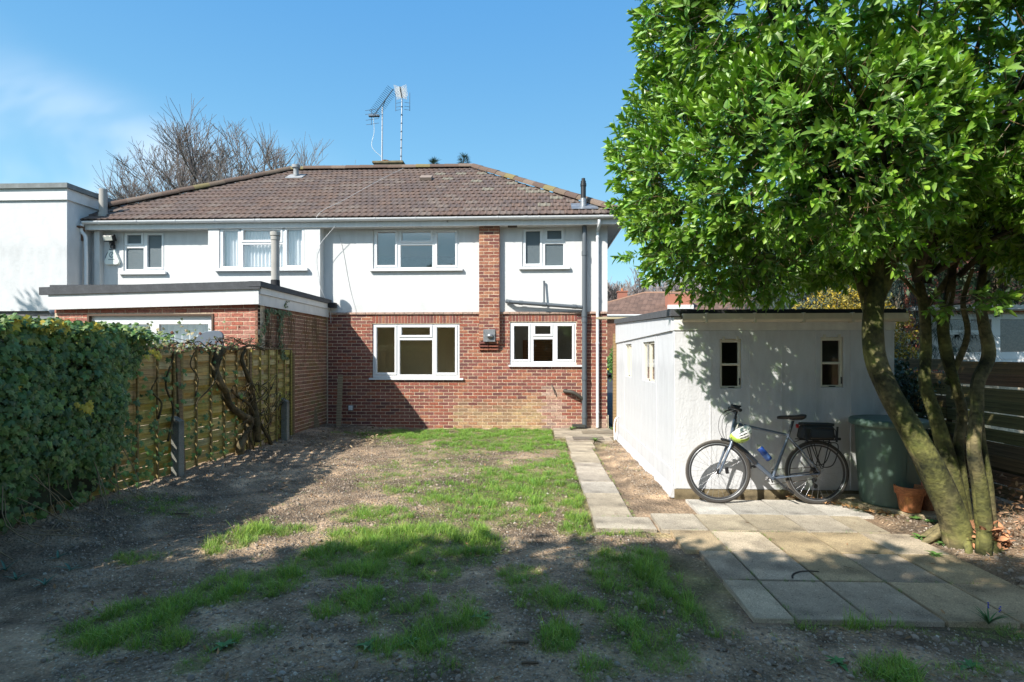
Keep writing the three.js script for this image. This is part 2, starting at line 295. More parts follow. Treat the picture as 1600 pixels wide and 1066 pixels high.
{
  const axis = (a, b, s, lo, hi) => { const r = []; for (let v = a; v <= b + 1e-6; v += s) r.push(v); let v = b, d = s; while (v < hi) { d *= 1.5; v += d; r.push(Math.min(v, hi)); } v = a; d = s; while (v > lo) { d *= 1.5; v -= d; r.unshift(Math.max(v, lo)); } return r; };
  const X = axis(-5.6, 5.6, 0.042, -320, 320), Z = axis(-13, -2.2, 0.04, -420, 60), n = X.length, m = Z.length;
  const pos = new Float32Array(n * m * 3), uv = new Float32Array(n * m * 2), col = new Float32Array(n * m * 3), idx = [];
  for (let j = 0; j < m; j++) for (let i = 0; i < n; i++) {
    const o = j * n + i, x = X[i], z = Z[j], near = Math.abs(x) < 8 && z > -14 && z < 4;
    pos[o * 3] = x; pos[o * 3 + 1] = groundY(x, z); pos[o * 3 + 2] = z; uv[o * 2] = x; uv[o * 2 + 1] = z;
    let a = 0.25, b = 0.17, c = 0.11;
    if (near) {
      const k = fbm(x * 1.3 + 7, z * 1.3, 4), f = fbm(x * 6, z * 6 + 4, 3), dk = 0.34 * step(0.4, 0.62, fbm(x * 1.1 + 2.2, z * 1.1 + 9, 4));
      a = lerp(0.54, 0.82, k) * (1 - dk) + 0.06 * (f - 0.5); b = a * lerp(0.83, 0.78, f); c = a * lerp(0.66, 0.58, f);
      const g = clamp(grassAt(x, z)) * 0.75; a = lerp(a, 0.26, g); b = lerp(b, 0.3, g); c = lerp(c, 0.1, g);
    } else { a = 0.09; b = 0.13; c = 0.04; }
    col[o * 3] = a; col[o * 3 + 1] = b; col[o * 3 + 2] = c;
  }
  for (let j = 0; j < m - 1; j++) for (let i = 0; i < n - 1; i++) { const a = j * n + i, b = a + n; idx.push(a, b, a + 1, a + 1, b, b + 1); }
  const g = new THREE.BufferGeometry();
  g.setAttribute('position', new THREE.BufferAttribute(pos, 3)); g.setAttribute('uv', new THREE.BufferAttribute(uv, 2)); g.setAttribute('color', new THREE.BufferAttribute(col, 3)); g.setIndex(idx); g.computeVertexNormals();
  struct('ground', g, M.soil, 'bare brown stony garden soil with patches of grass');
}
struct('driveway', box(1.75, -0.1, -40, 14, 0.012, -11.9), std(C(0.055, 0.06, 0.07), 0.9, { map: rep(T.concrete, 1) }), 'dark tarmac drive between house and garage');
struct('pavement', box(-2, -0.1, -42.5, 30, 0.03, -40), std(C(0.45, 0.43, 0.4), 0.9), 'pale pavement across the end of the drive');
struct('lawn', box(-2, -0.1, -55, 30, 0.05, -42.5), std(C(0.1, 0.2, 0.04), 0.95, { map: rep(T.grain, 1) }), 'strip of front lawn beyond the pavement');

// ================================================================ bricks
const BRICKS = {
  own: [[0.393, 0.128, 0.088], [0.336, 0.113, 0.080], [0.452, 0.150, 0.097], [0.277, 0.098, 0.080], [0.496, 0.196, 0.112], [0.365, 0.144, 0.112], [0.320, 0.106, 0.088], [0.423, 0.158, 0.121], [0.233, 0.090, 0.080], [0.409, 0.120, 0.072]],
  pier: [[0.482, 0.180, 0.105], [0.379, 0.128, 0.080], [0.554, 0.242, 0.138], [0.320, 0.106, 0.080], [0.510, 0.211, 0.129], [0.277, 0.098, 0.080]],
  ext: [[0.612, 0.218, 0.145], [0.554, 0.180, 0.121], [0.656, 0.272, 0.193], [0.525, 0.196, 0.145], [0.583, 0.180, 0.112], [0.627, 0.302, 0.226]],
  side: [[0.393, 0.180, 0.112], [0.336, 0.150, 0.097], [0.437, 0.227, 0.161], [0.365, 0.180, 0.080], [0.292, 0.150, 0.097], [0.409, 0.211, 0.145]],
};
const unitBrick = new Map();
function brickGeo(set, k, tint) {
  const id = set + k + (tint ?? '');
  if (!unitBrick.has(id)) { const b = BRICKS[set][k], c = C(...b); if (tint) c.lerp(C(...STAIN[tint[0]]), tint[1] / 10); const g = new RoundedBoxGeometry(1, 1, 1, 1, 0.04); const q = norm(g, c); const uv = q.attributes.uv; for (let i = 0; i < uv.count; i++) uv.setXY(i, uv.getX(i) * 0.22 + k * 0.13, uv.getY(i) * 0.07 + k * 0.31); unitBrick.set(id, q); }
  return unitBrick.get(id);
}
const STAIN = { y: [0.8, 0.64, 0.32], w: [0.85, 0.72, 0.58], m: [0.24, 0.25, 0.08] };
function courses(u0, u1, v0, v1, holes = [], { len = 0.225, h = 0.075, shift = 0, header = false } = {}) {
  const out = [], jo = 0.0105;
  for (let r = 0, v = v0; v < v1 - 0.02; r++, v += h) {
    const top = Math.min(v + h - jo - 0.0015, v1), L = header ? 0.1125 : len;
    for (let u = u0 - (r % 2 ? L / 2 : 0) + shift; u < u1; u += L) {
      let a = Math.max(u, u0), b = Math.min(u + L - jo, u1);
      if (b - a < 0.03) continue;
      let spans = [[a, b]];
      for (const [hx0, hy0, hx1, hy1] of holes) if (top > hy0 + 0.01 && v < hy1 - 0.01) spans = spans.flatMap(([p, q]) => (q <= hx0 || p >= hx1 ? [[p, q]] : [[p, Math.min(q, hx0)], [Math.max(p, hx1), q]].filter(([s, e]) => e - s > 0.02)));
      for (const [p, q] of spans) out.push([p, v, q, top]);
    }
  }
  return out;
}
// lays a list of bricks [u0, v0, u1, v1] on a wall; the first `left.n` become bricks of their own, the others one joined mesh
function lay(parent, list, place, set, left, depth = 0.09, stain) {
  const rest = [];
  for (const [u0, v0, u1, v1, own] of list) {
    const k = Math.floor(rnd() * BRICKS[set].length), tint = stain?.((u0 + u1) / 2, (v0 + v1) / 2), g = brickGeo(set, k, tint), [p, ry] = place((u0 + u1) / 2, (v0 + v1) / 2, depth, R(-0.0012, 0.0012));
    const s = [u1 - u0, v1 - v0, depth];
    if (left.n > 0 && own !== false) { left.n--; part('brick', g, M.brick, parent, { at: p, rot: [0, ry, 0], scale: s }); }
    else { const q = g.clone(); xf(q, { at: p, rot: [0, ry, 0], scale: s }); rest.push(q); }
  }
  if (rest.length) part('bricks', mergeGeometries(rest), M.brick, parent, { kind: 'stuff' });
}
const faceZ = (z) => (u, v, d, j) => [[u, v, z - d / 2 + j], 0];
const faceX = (x) => (u, v, d, j) => [[x - d / 2 + j, v, u], Math.PI / 2];

// ================================================================ windows
// rect: outer edge; lights: [x0, y0, x1, y1, sash?, pane?] glass edges; zf: face of the frame
function windowPart(parent, rect, lights, zf, { depth = 0.07, sill, mat = M.upvc, pane = M.glass, sillMat = M.upvc, curtain, name = 'window', label } = {}) {
  const holes = lights.map((l) => (l[4] ? [l[0] - 0.035, l[1] - 0.035, l[2] + 0.035, l[3] + 0.035] : l));
  const w = part(name, plate(rectShape(...rect, holes), zf - depth, zf, 0.006), mat, parent, { label });
  for (const l of lights) {
    if (l[4]) part('sash', plate(rectShape(l[0] - 0.055, l[1] - 0.055, l[2] + 0.055, l[3] + 0.055, [l]), zf - depth + 0.02, zf + 0.016, 0.008), mat, w);
    part('pane', box(l[0] - 0.004, l[1] - 0.004, zf - depth / 2 - 0.004, l[2] + 0.004, l[3] + 0.004, zf - depth / 2 + 0.004), l[5] ?? pane, w);
  }
  if (sill) part('sill', box(sill[0], sill[1], zf - depth - 0.05, sill[2], sill[3], sill[4]), sillMat, w);
  if (curtain) for (const [x0, y0, x1, y1, z, mat2, amp = 0.025, wave = 0.09] of curtain) {
    const n = Math.max(8, Math.round((x1 - x0) / wave * 6)), pos = [], idx = [];
    for (let i = 0; i <= n; i++) { const x = lerp(x0, x1, i / n), o = amp * Math.sin(x / wave * 6.283 + 1.5 * noise2(x * 5, 3)) ; pos.push(x, y0, z + o * 1.2, x, y1, z + o * 0.7); }
    for (let i = 0; i < n; i++) idx.push(i * 2, i * 2 + 2, i * 2 + 1, i * 2 + 1, i * 2 + 2, i * 2 + 3);
    const g = new THREE.BufferGeometry(); g.setAttribute('position', new THREE.Float32BufferAttribute(pos, 3)); g.setIndex(idx); g.computeVertexNormals();
    part('curtain', norm(g), mat2, w);
  }
  return w;
}
const pxRect = (r, z) => { const a = onZ(r[0], r[1], z), b = onZ(r[2], r[3], z); return [a[0], b[1], b[0], a[1]]; };   // photograph rectangle on a wall -> metres

// ================================================================ the pair of houses
const WZ = -12.7;
{
  const house = thing('semi_detached_house', 'pair of white rendered houses on a red brick base under one brown tiled roof', 'house');
  const W1 = pxRect([582.6, 358.1, 717.3, 419.7], WZ), W2 = pxRect([815.9, 356.8, 883.7, 416.8], WZ), W3 = pxRect([581.9, 506.1, 718.1, 590.7], WZ), W4 = pxRect([796.7, 503.4, 900.5, 570.1], WZ), W5 = pxRect([192.7, 362.7, 256.4, 424.3], WZ);
  const BZ = WZ + 0.233, WB = pxRect([342.3, 357.2, 475.4, 419.1], BZ);
  const L = (list, z) => list.map((r) => [...pxRect(r, z), r[4], r[5]]);
  // lower brick wall: mortar with the bricks standing a centimetre proud of it
  const wall = part('wall', plate(rectShape(-11, -0.2, 1.572, 2.6, [W3, W4]), WZ - 0.27, WZ - 0.004), M.mortar, house);
  const heads = [[W3[0], W3[3] + 0.004, W3[2] + 0.02, 2.588], [W4[0] - 0.02, W4[3] + 0.004, W4[2] + 0.02, 2.588]];
  const pier = [-1.325, 1.98, -0.862, 2.6];
  const stain = (x, y) => {
    const n = fbm(x * 2.2 + 4, y * 3, 3), a = (1 - step(0.3, 0.85, y + (n - 0.5) * 0.5)) * step(-2.3, -1.6, x) * (1 - step(0.0, 0.5, x)), b = (1 - step(0.15, 0.3, Math.abs(x - 0.32 + (n - 0.5) * 0.3))) * (1 - step(0.75, 1.15, y));
    const c = (1 - step(0.1, 0.24, y + (n - 0.5) * 0.2)) * step(-1, 1.2, x);
    const q = Math.round(clamp(Math.max(a * 0.75, b * 0.5, c * 0.6) * (0.45 + rnd() * 0.8)) * 8);
    return q > 1 ? [a > Math.max(b, c) ? 'y' : 'w', q] : undefined;
  };
  const left = { n: 236 };
  const list = courses(-4.85, 1.572, -0.012, 2.588, [W3, W4, pier, ...heads]);
  list.sort((a, b) => Math.hypot(a[0] + 0.6, (a[1] - 0.6) * 1.4) - Math.hypot(b[0] + 0.6, (b[1] - 0.6) * 1.4));
  const soldiers = heads.flatMap(([x0, y0, x1, y1]) => { const o = []; for (let x = x0; x < x1 - 0.03; x += 0.0745) o.push([x, y0 + 0.008, Math.min(x + 0.065, x1), y1 - 0.006]); return o; });
  lay(wall, soldiers, faceZ(WZ + 0.001), 'own', { n: 24 });
  lay(wall, list, faceZ(WZ + 0.001), 'own', left, 0.09, stain);
  // sloped course of greyed bricks at the foot of the render
  for (const [a, b] of [[-4.85, -1.34], [-0.85, 1.572]]) { const o = []; for (let x = a; x < b - 0.03; x += 0.225) o.push([x, 2.597, Math.min(x + 0.218, b), 2.645, false]); lay(wall, o.map((q) => q), faceZ(WZ + 0.035), 'own', { n: 0 }, 0.1, () => ['w', 5]); }
  // chimney breast of brick on the upper wall, corbelled out over the vent
  const breast = part('chimney_breast', plate(rectShape(-1.318, 1.99, -0.868, 4.57), WZ - 0.004, WZ + 0.128), M.mortar, house);
  lay(breast, courses(-1.325, -0.862, 1.988, 4.57, [], { shift: -0.11 }), faceZ(WZ + 0.132), 'pier', { n: 40 }, 0.06);
  { const o = []; for (let y = 1.988; y < 4.55; y += 0.075) o.push([WZ + 0.01, y, WZ + 0.132, y + 0.0655, false]); lay(breast, o, faceX(-0.86), 'pier', { n: 0 }, 0.02); }
  for (let k = 0; k < 3; k++) { const o = []; for (let x = -1.33; x < -0.88; x += 0.225) o.push([x, 1.775 + k * 0.072, Math.min(x + 0.216, -0.86), 1.775 + k * 0.072 + 0.05, false]); lay(breast, o, faceZ(WZ + 0.05 + k * 0.035), 'pier', { n: 0 }, 0.05 + k * 0.03); }
  const cowl = part('flue_plate', rbox(0.27, 0.28, 0.02, 0.006), M.galv, house, { at: [-1.09, 2.1, WZ + 0.151] });
  part('flue_terminal', new THREE.SphereGeometry(0.075, 12, 8).scale(1, 0.7, 0.6), M.galv, cowl, { at: [0.02, -0.01, 0.03] });
  // rendered upper wall
  const up = part('render_wall', plate(rectShape(-11, 2.6, 1.58, 4.6, [W1, W2, W5]), WZ - 0.27, WZ), M.render, house);
  part('brick_quoin', box(1.585, -0.1, WZ - 0.2, 1.6, 0.3, WZ + 0.03), M.mortar, house);
  part('bay', [plate(rectShape(-7.561, 2.7, -4.945, 4.573, [WB]), WZ + 0.002, BZ)], M.render, house);
  part('side_wall', [box(1.32, -0.2, -20.4, 1.578, 4.6, WZ - 0.272), box(-11, -0.2, -20.4, -10.74, 4.6, WZ - 0.272)], M.render, house);
  part('back_wall', box(-10.738, -0.2, -20.4, 1.318, 4.6, -20.14), M.render, house);
  { // inside: floors, ceilings and partitions seen through the panes
    part('floor', [box(-10.73, -0.15, -20.1, 1.31, 0.08, WZ - 0.274), box(-10.73, 2.62, -20.1, 1.31, 2.84, WZ - 0.274)], M.carpet, house);
    part('room_ceiling', [box(-10.73, 2.5, -20.1, 1.31, 2.6, WZ - 0.274), box(-10.73, 4.6, -20.1, 1.31, 4.68, WZ - 0.272)], M.ceiling, house);
    part('partition_wall', [box(-4.95, 0.09, -20.1, -4.85, 2.49, WZ - 0.28), box(-1.4, 0.09, -16.2, -1.3, 2.49, WZ - 0.28), box(-4.84, 0.09, -14.3, -1.41, 2.49, -14.2)], M.room, house);
    part('partition_wall', box(-1.29, 0.09, -14.6, 1.3, 2.49, -14.5), M.roomGrey, house);
    part('partition_wall', [box(-1.0, 2.85, -16.2, -0.9, 4.59, WZ - 0.28), box(-4.95, 2.85, -20.1, -4.85, 4.59, WZ - 0.28), box(-4.84, 2.85, -16.6, 1.3, 4.59, -16.5), box(-8.6, 2.85, -20, -8.5, 4.59, WZ - 0.28)], M.roomDark, house);
    part('interior_door', box(-0.38, 0.1, -14.49, 0.42, 2.05, -14.44), M.doorBrown, house);
  }
  // windows
  windowPart(house, W1, L([[588.8, 362.3, 617, 414, 1], [627.3, 362.3, 672.3, 375.4, 1], [625.4, 383.1, 675.1, 417.2], [683, 362.3, 711.1, 414, 1]], WZ), WZ - 0.03, { sill: [W1[0] - 0.06, W1[1] - 0.055, W1[2] + 0.09, W1[1] - 0.002, WZ + 0.075] });
  windowPart(house, W2, L([[821.7, 361.1, 843.7, 411.8, 1, M.frosted], [855.2, 360, 877.4, 373, 1, M.frosted], [852, 381.2, 880.4, 414.6, 0, M.frosted]], WZ), WZ - 0.03, { sill: [W2[0] - 0.07, W2[1] - 0.06, W2[2] + 0.1, W2[1] - 0.002, WZ + 0.07] });
  windowPart(house, W3, L([[588.3, 511.9, 616.2, 582.5, 1], [627.3, 511.9, 671.7, 523.7, 1], [624.2, 531.9, 675, 585.6], [682.6, 511.9, 710.9, 582.5, 1]], WZ), WZ - 0.025, { sill: [W3[0] - 0.07, W3[1] - 0.045, W3[2] + 0.09, W3[1] - 0.002, WZ + 0.05] });
  windowPart(house, W4, L([[803.4, 509.8, 825.6, 561.8, 1], [836.4, 509.8, 860.3, 522.2, 1], [833.9, 530.5, 863.8, 564.9], [871.4, 509.8, 894.1, 561.8, 1]], WZ), WZ - 0.025, { sill: [W4[0] - 0.03, W4[1] - 0.045, W4[2] + 0.13, W4[1] - 0.002, WZ + 0.05] });
  windowPart(house, W5, L([[198, 367.3, 219.9, 380.4, 1, M.frosted], [196, 388, 223, 420.5, 0, M.frosted], [229.8, 367.3, 251.8, 417.6, 1, M.frosted]], WZ), WZ - 0.02, { sill: [W5[0] - 0.08, W5[1] - 0.07, W5[2] + 0.07, W5[1] - 0.002, WZ + 0.07], curtain: [[W5[0] + 0.1, W5[1] + 0.05, W5[2] - 0.05, W5[3] - 0.5, WZ - 0.2, M.net, 0.02, 0.12]] });
  windowPart(house, WB, L([[347.5, 360.3, 370.6, 415.8], [380, 359.7, 437.8, 374.5, 1], [378.8, 382.4, 441, 417.5], [448, 358.7, 471.3, 414.4, 1]], BZ), BZ - 0.02, { sill: [WB[0] - 0.08, WB[1] - 0.065, WB[2] + 0.1, WB[1] - 0.002, BZ + 0.09], curtain: [[WB[0] + 0.06, WB[1] + 0.06, WB[2] - 0.06, WB[3] - 0.05, BZ - 0.17, M.net, 0.022, 0.085]] });
  // eaves: soffit, fascia, gutter
  part('soffit', box(-10.5, 4.573, WZ + 0.004, 1.86, 4.588, WZ + 0.25), M.whitePaint, house);
  part('fascia', [box(-10.5, 4.56, WZ + 0.25, 1.9, 4.72, WZ + 0.27), box(1.88, 4.56, -20, 1.9, 4.72, WZ + 0.25), box(1.6, 4.573, -20, 1.87, 4.588, WZ - 0.002)], M.whitePaint, house);
  {
    const half = (r, t) => { const s = new THREE.Shape(); s.absarc(0, 0, r, Math.PI, 2 * Math.PI, false); s.absarc(0, 0, r - t, 2 * Math.PI, Math.PI, true); return s; };
    const gut = (len) => { const g = new THREE.ExtrudeGeometry(half(0.062, 0.006), { depth: len, bevelEnabled: false, curveSegments: 10 }); g.rotateY(Math.PI / 2); return norm(g); };
    const g1 = part('gutter', xf(gut(12.35), { at: [-10.45, 4.735, WZ + 0.335] }), M.upvc, house);
    part('gutter', xf(gut(6), { rot: [0, -Math.PI / 2, 0], at: [1.965, 4.735, WZ + 0.335 - 6] }), M.upvc, house);
    for (let x = -10.1; x < 1.8; x += 0.92) part('gutter_bracket', xf(gut(0.03), { scale: [1, 1.12, 1.12], at: [x, 4.737, WZ + 0.335] }), M.upvc, g1);
    for (const x of [-6.35, -4.82, -0.32, 1.35]) part('gutter_joint', xf(gut(0.1), { scale: [1, 1.1, 1.1], at: [x, 4.737, WZ + 0.335] }), M.upvc, g1);
  }
  // pipes on the wall
  const soil = part('soil_pipe', [cyl([1.055, 0.02, WZ + 0.09], [1.055, 4.56, WZ + 0.09], 0.056, 0.056, 14), ...[0.25, 1.1, 2.4, 2.52, 3.9].map((y) => cyl([1.055, y, WZ + 0.09], [1.055, y + 0.1, WZ + 0.09], 0.066, 0.066, 14))], M.greyPlastic, house);
  part('waste_pipe', [cyl([-0.62, 2.86, WZ + 0.13], [1.0, 2.735, WZ + 0.1], 0.043, 0.043, 12), cyl([-0.7, 2.885, WZ + 0.02], [-0.6, 2.86, WZ + 0.13], 0.05, 0.046, 12), ...[-0.42, 0.1, 0.78].map((x) => cyl([x, 2.845 - (x + 0.42) * 0.077, WZ + 0.125], [x + 0.09, 2.838 - (x + 0.42) * 0.077, WZ + 0.122], 0.051, 0.051, 12))], M.greyPlastic, house);
  part('vent_pipe', [cyl([0.145, 2.84, WZ + 0.11], [0.145, 3.32, WZ + 0.06], 0.021, 0.021, 8), cyl([0.145, 3.3, WZ + 0.06], [0.145, 3.34, WZ + 0.055], 0.026, 0.026, 8)], M.greyPlastic, house);
  part('drain_elbow', [tube([[0.63, 0.84, WZ + 0.05], [0.78, 0.825, WZ + 0.13], [0.9, 0.76, WZ + 0.13], [1.0, 0.68, WZ + 0.1]], 0.04, 10, 4), cyl([0.6, 0.85, WZ + 0.02], [0.66, 0.84, WZ + 0.06], 0.047, 0.047, 10)], std(C(0.05, 0.045, 0.035), 0.7), house);
  part('gully', [box(0.78, 0.04, WZ + 0.02, 1.06, 0.1, WZ + 0.18)], std(C(0.04, 0.04, 0.035), 0.8), house);
  part('downpipe', [cyl([1.352, 0.03, WZ + 0.06], [1.352, 4.36, WZ + 0.06], 0.036, 0.036, 12), tube([[1.352, 4.35, WZ + 0.06], [1.352, 4.45, WZ + 0.075], [1.362, 4.55, WZ + 0.3], [1.362, 4.66, WZ + 0.335]], 0.036, 12, 4), ...[0.35, 1.9, 2.95, 4.3].map((y) => cyl([1.352, y, WZ + 0.06], [1.352, y + 0.05, WZ + 0.06], 0.043, 0.043, 12))], M.upvc, house);
  part('downpipe', [tube([[-10.42, 2.4, WZ + 0.3], [-10.42, 4.3, WZ + 0.3], [-10.44, 4.42, WZ + 0.3], [-10.5, 4.52, WZ + 0.335], [-10.48, 4.68, WZ + 0.335]], 0.04, 12, 3)], M.upvc, house);
  part('pipe_casing', box(-10.36, 2.6, WZ + 0.002, -10.23, 4.57, WZ + 0.13), M.whitePaint, house);
  part('bath_waste', [cyl([-10.2, 2.99, WZ + 0.05], [-9.2, 2.97, WZ + 0.05], 0.024, 0.024, 8)], M.upvc, house);
  part('air_vent', box(-0.67, 4.545, WZ + 0.1, -0.46, 4.571, WZ + 0.2), std(C(0.08, 0.06, 0.045), 0.9), house);
  part('overflow_pipe', cyl([-2.02, 4.66, WZ + 0.26], [-2.02, 4.655, WZ + 0.3], 0.02, 0.02, 8), std(C(0.25, 0.25, 0.25), 0.7), house);
  for (const p of [[[-4.55, 4.62, WZ + 0.28], [-5.02, 4.0, WZ + 0.26], [-4.96, 3.3, WZ + 0.25], [-4.78, 2.7, WZ + 0.06], [-4.77, 2.4, WZ + 0.03]], [[-4.6, 4.5, WZ + 0.02], [-4.5, 4.1, WZ + 0.012], [-4.33, 3.2, WZ + 0.012], [-4.18, 2.62, WZ + 0.03]]]) part('cable', tube(p, 0.005, 4, 6), p[0][2] > WZ + 0.2 ? M.upvc : std(C(0.5, 0.5, 0.5), 0.7), house);
  part('tap', [tube([[0.32, 0.98, WZ], [0.34, 0.93, WZ + 0.05], [0.37, 0.85, WZ + 0.06], [0.4, 0.76, WZ + 0.03]], 0.012, 6, 3)], std(C(0.12, 0.1, 0.08), 0.6), house);

  // ---- roof
  const EY = 4.76, EZ = WZ + 0.33, PITCH = 0.6, RUN = 4.02, RY = EY + PITCH * RUN, RZ = EZ - RUN, XL = -11.1, XR = 1.86, RL = -7.38, RR = -1.89, BZ2 = RZ - RUN;
  const th = Math.atan(PITCH), SL = RUN / Math.cos(th);
  const onRoof = (x, s, up = 0) => [x, EY + s * Math.sin(th) + up * Math.cos(th), EZ - s * Math.cos(th) + up * Math.sin(th)];
  const A = [XL, EY, EZ], B = [XR, EY, EZ], Cc = [RR, RY, RZ], D = [RL, RY, RZ], E = [XR, EY, BZ2], F = [XL, EY, BZ2];
  const under = C(0.07, 0.045, 0.035);
  const roof = part('roof', [poly([[A, B, Cc, D]], under), poly([[B, E, Cc]], C(0.13, 0.085, 0.065)), poly([[E, F, D, Cc], [F, A, D]], C(0.1, 0.065, 0.05)), poly([[A, F, E, B]], under)], M.tile, house);
  const profile = (x) => { const p = ((x / 0.15) % 1 + 1) % 1; return p < 0.5 ? 0.016 * Math.sin(p / 0.5 * Math.PI) ** 1.2 : 0.002 * Math.sin((p - 0.5) * 12); };
  const tileGeo = (color) => {
    const n = 14, w = 0.296, len = 0.36, pos = [], idx = [];
    for (let i = 0; i <= n; i++) { const x = -w / 2 + w * i / n, h = profile(x + 0.15); pos.push(x, h + 0.004, -len, x, h + 0.022, 0, x, h + 0.006, 0.002); }
    for (let i = 0; i < n; i++) { const a = i * 3, b = a + 3; idx.push(a, a + 1, b, b, a + 1, b + 1, a + 1, a + 2, b + 1, b + 1, a + 2, b + 2); }
    const g = new THREE.BufferGeometry(); g.setAttribute('position', new THREE.Float32BufferAttribute(pos, 3)); g.setIndex(idx); const q = g.toNonIndexed(); q.computeVertexNormals();
    return norm(boxUV(q), color);
  };
  const TC = [[0.193, 0.129, 0.101], [0.169, 0.113, 0.090], [0.213, 0.145, 0.113], [0.150, 0.104, 0.088], [0.185, 0.117, 0.090], [0.226, 0.168, 0.135], [0.175, 0.126, 0.105], [0.200, 0.126, 0.092], [0.275, 0.239, 0.179]].map((c) => tileGeo(C(...c)));
  const tiles = [];
  const rows = 16, gauge = SL / rows;
  for (let r = 0; r < rows; r++) for (let k = -40; k < 12; k++) {
    const s = r * gauge, x = k * 0.3 + (r % 2 ? 0.075 : 0) + 0.15, f = (s + 0.12) / SL, x0 = lerp(XL, RL, f) + 0.06, x1 = lerp(XR, RR, f) - 0.06;
    if (x < x0 || x > x1) continue;
    tiles.push([x, s, r]);
  }
  tiles.sort((a, b) => Math.hypot(a[0] + 1, (a[1] + 1) * 2.2) - Math.hypot(b[0] + 1, (b[1] + 1) * 2.2));
  const restT = [];
  tiles.forEach(([x, s, r], i) => {
    const lich = rnd() < 0.1 * step(-1.5, 1.5, x + r * 0.22), g = lich ? TC[8] : TC[Math.floor(rnd() * 8)], o = { at: onRoof(x, s, 0.012 + R(0, 0.004)), rot: [th, 0, R(-0.012, 0.012)] };
    if (i < 300) part('roof_tile', g, M.tile, roof, o); else { const q = g.clone(); restT.push(xf(q, { ...o, rot: [o.rot[0], 0, 0] })); }
  });
  part('roof_tiles', mergeGeometries(restT), M.tile, roof, { kind: 'stuff' });
  const capGeo = [[0.2, 0.13, 0.095], [0.24, 0.17, 0.12], [0.17, 0.11, 0.085], [0.3, 0.24, 0.1], [0.28, 0.2, 0.15]].map((c) => { const g = new THREE.CylinderGeometry(0.125, 0.118, 0.44, 12, 1, false, 0, Math.PI); g.rotateZ(Math.PI / 2); return norm(g, C(...c).multiplyScalar(0.95)); });
  const capLine = (a, b, li) => {
    const P = V(a), Q = V(b), n = Math.round(P.distanceTo(Q) / 0.42), d = Q.clone().sub(P).normalize(), x = d, z = x.clone().cross(V(0, 1, 0)).normalize(), y = z.clone().cross(x);
    const q = new THREE.Quaternion().setFromRotationMatrix(new THREE.Matrix4().makeBasis(x, y, z));
    for (let i = 0; i < n; i++) { const m = part('ridge_tile', capGeo[rnd() < li ? pick([1, 3, 4]) : pick([0, 2])], M.tile, roof); m.position.copy(P).lerp(Q, (i + 0.5) / n).y += 0.02 + R(0, 0.012); m.quaternion.copy(q); m.rotateY(R(-0.02, 0.02)); }
  };
  capLine(D, Cc, 0.45); capLine([XR - 0.1, EY + 0.07, EZ - 0.1], Cc, 0.6); capLine([-10.4, EY + 0.47, EZ - 0.72], D, 0.35);
  // vents through the roof
  const p1 = onRoof(-6.92, 3.86), p2 = onRoof(1.045, 0.5);
  part('roof_vent', [cyl([p1[0], p1[1] - 0.1, p1[2]], [p1[0], p1[1] + 0.3, p1[2]], 0.075, 0.07, 12), cyl([p1[0], p1[1] + 0.28, p1[2]], [p1[0], p1[1] + 0.36, p1[2]], 0.115, 0.115, 12), xf(box(-0.24, 0.03, -0.2, 0.24, 0.05, 0.2), { rot: [th, 0, 0], at: p1 })], M.lead, house);
  part('lead_flashing', [cyl([p2[0], p2[1] - 0.1, p2[2]], [p2[0], p2[1] + 0.22, p2[2]], 0.085, 0.07, 14), xf(box(-0.28, 0.04, -0.22, 0.32, 0.056, 0.22), { rot: [th, 0, 0], at: p2 })], M.galv, house);
  part('boiler_flue', [cyl([p2[0], p2[1] + 0.18, p2[2]], [p2[0], p2[1] + 0.62, p2[2]], 0.06, 0.06, 14), cyl([p2[0], p2[1] + 0.5, p2[2]], [p2[0], p2[1] + 0.56, p2[2]], 0.07, 0.07, 14), cyl([p2[0], p2[1] + 0.62, p2[2]], [p2[0], p2[1] + 0.68, p2[2]], 0.042, 0.042, 12)], M.blackPlastic, house);
  const p3 = onRoof(-3.05, 3.3); part('roof_vent', xf(box(-0.16, 0.04, -0.12, 0.16, 0.12, 0.14), { rot: [th, 0, 0], at: p3 }), std(C(0.22, 0.17, 0.14), 0.9), house);
  const p4 = [-10.18, 4.72, -12.62]; part('asbestos_flue', [cyl(p4, [p4[0], 5.55, p4[2]], 0.085, 0.085, 14), cyl([p4[0], 4.9, p4[2]], [p4[0], 5.0, p4[2]], 0.1, 0.1, 14)], M.flue, house, { label: 'weathered grey round flue pipe at the roof corner' });
  part('phone_cable', tube([onRoof(-3.95, 4.6, 0.06), onRoof(-4.25, 3.4, 0.07), onRoof(-4.7, 1.2, 0.07), [-4.97, 4.78, WZ + 0.36], [-4.98, 4.6, WZ + 0.29]], 0.004, 4, 5), std(C(0.6, 0.6, 0.58), 0.7), house);
  // chimney
  const ch = part('chimney', [box(-4.98, 6.3, -17.7, -4.12, 7.5, -16.75), box(-5.02, 7.5, -17.74, -4.08, 7.56, -16.71)], std(C(0.33, 0.27, 0.16), 0.95, { map: rep(T.concrete, 2) }), house);
  for (const x of [-4.74, -4.36]) part('chimney_pot', cyl([x, 7.55, -17.2], [x, x < -4.5 ? 7.72 : 7.65, -17.2], 0.14, 0.13, 14), M.terracotta, ch);
}

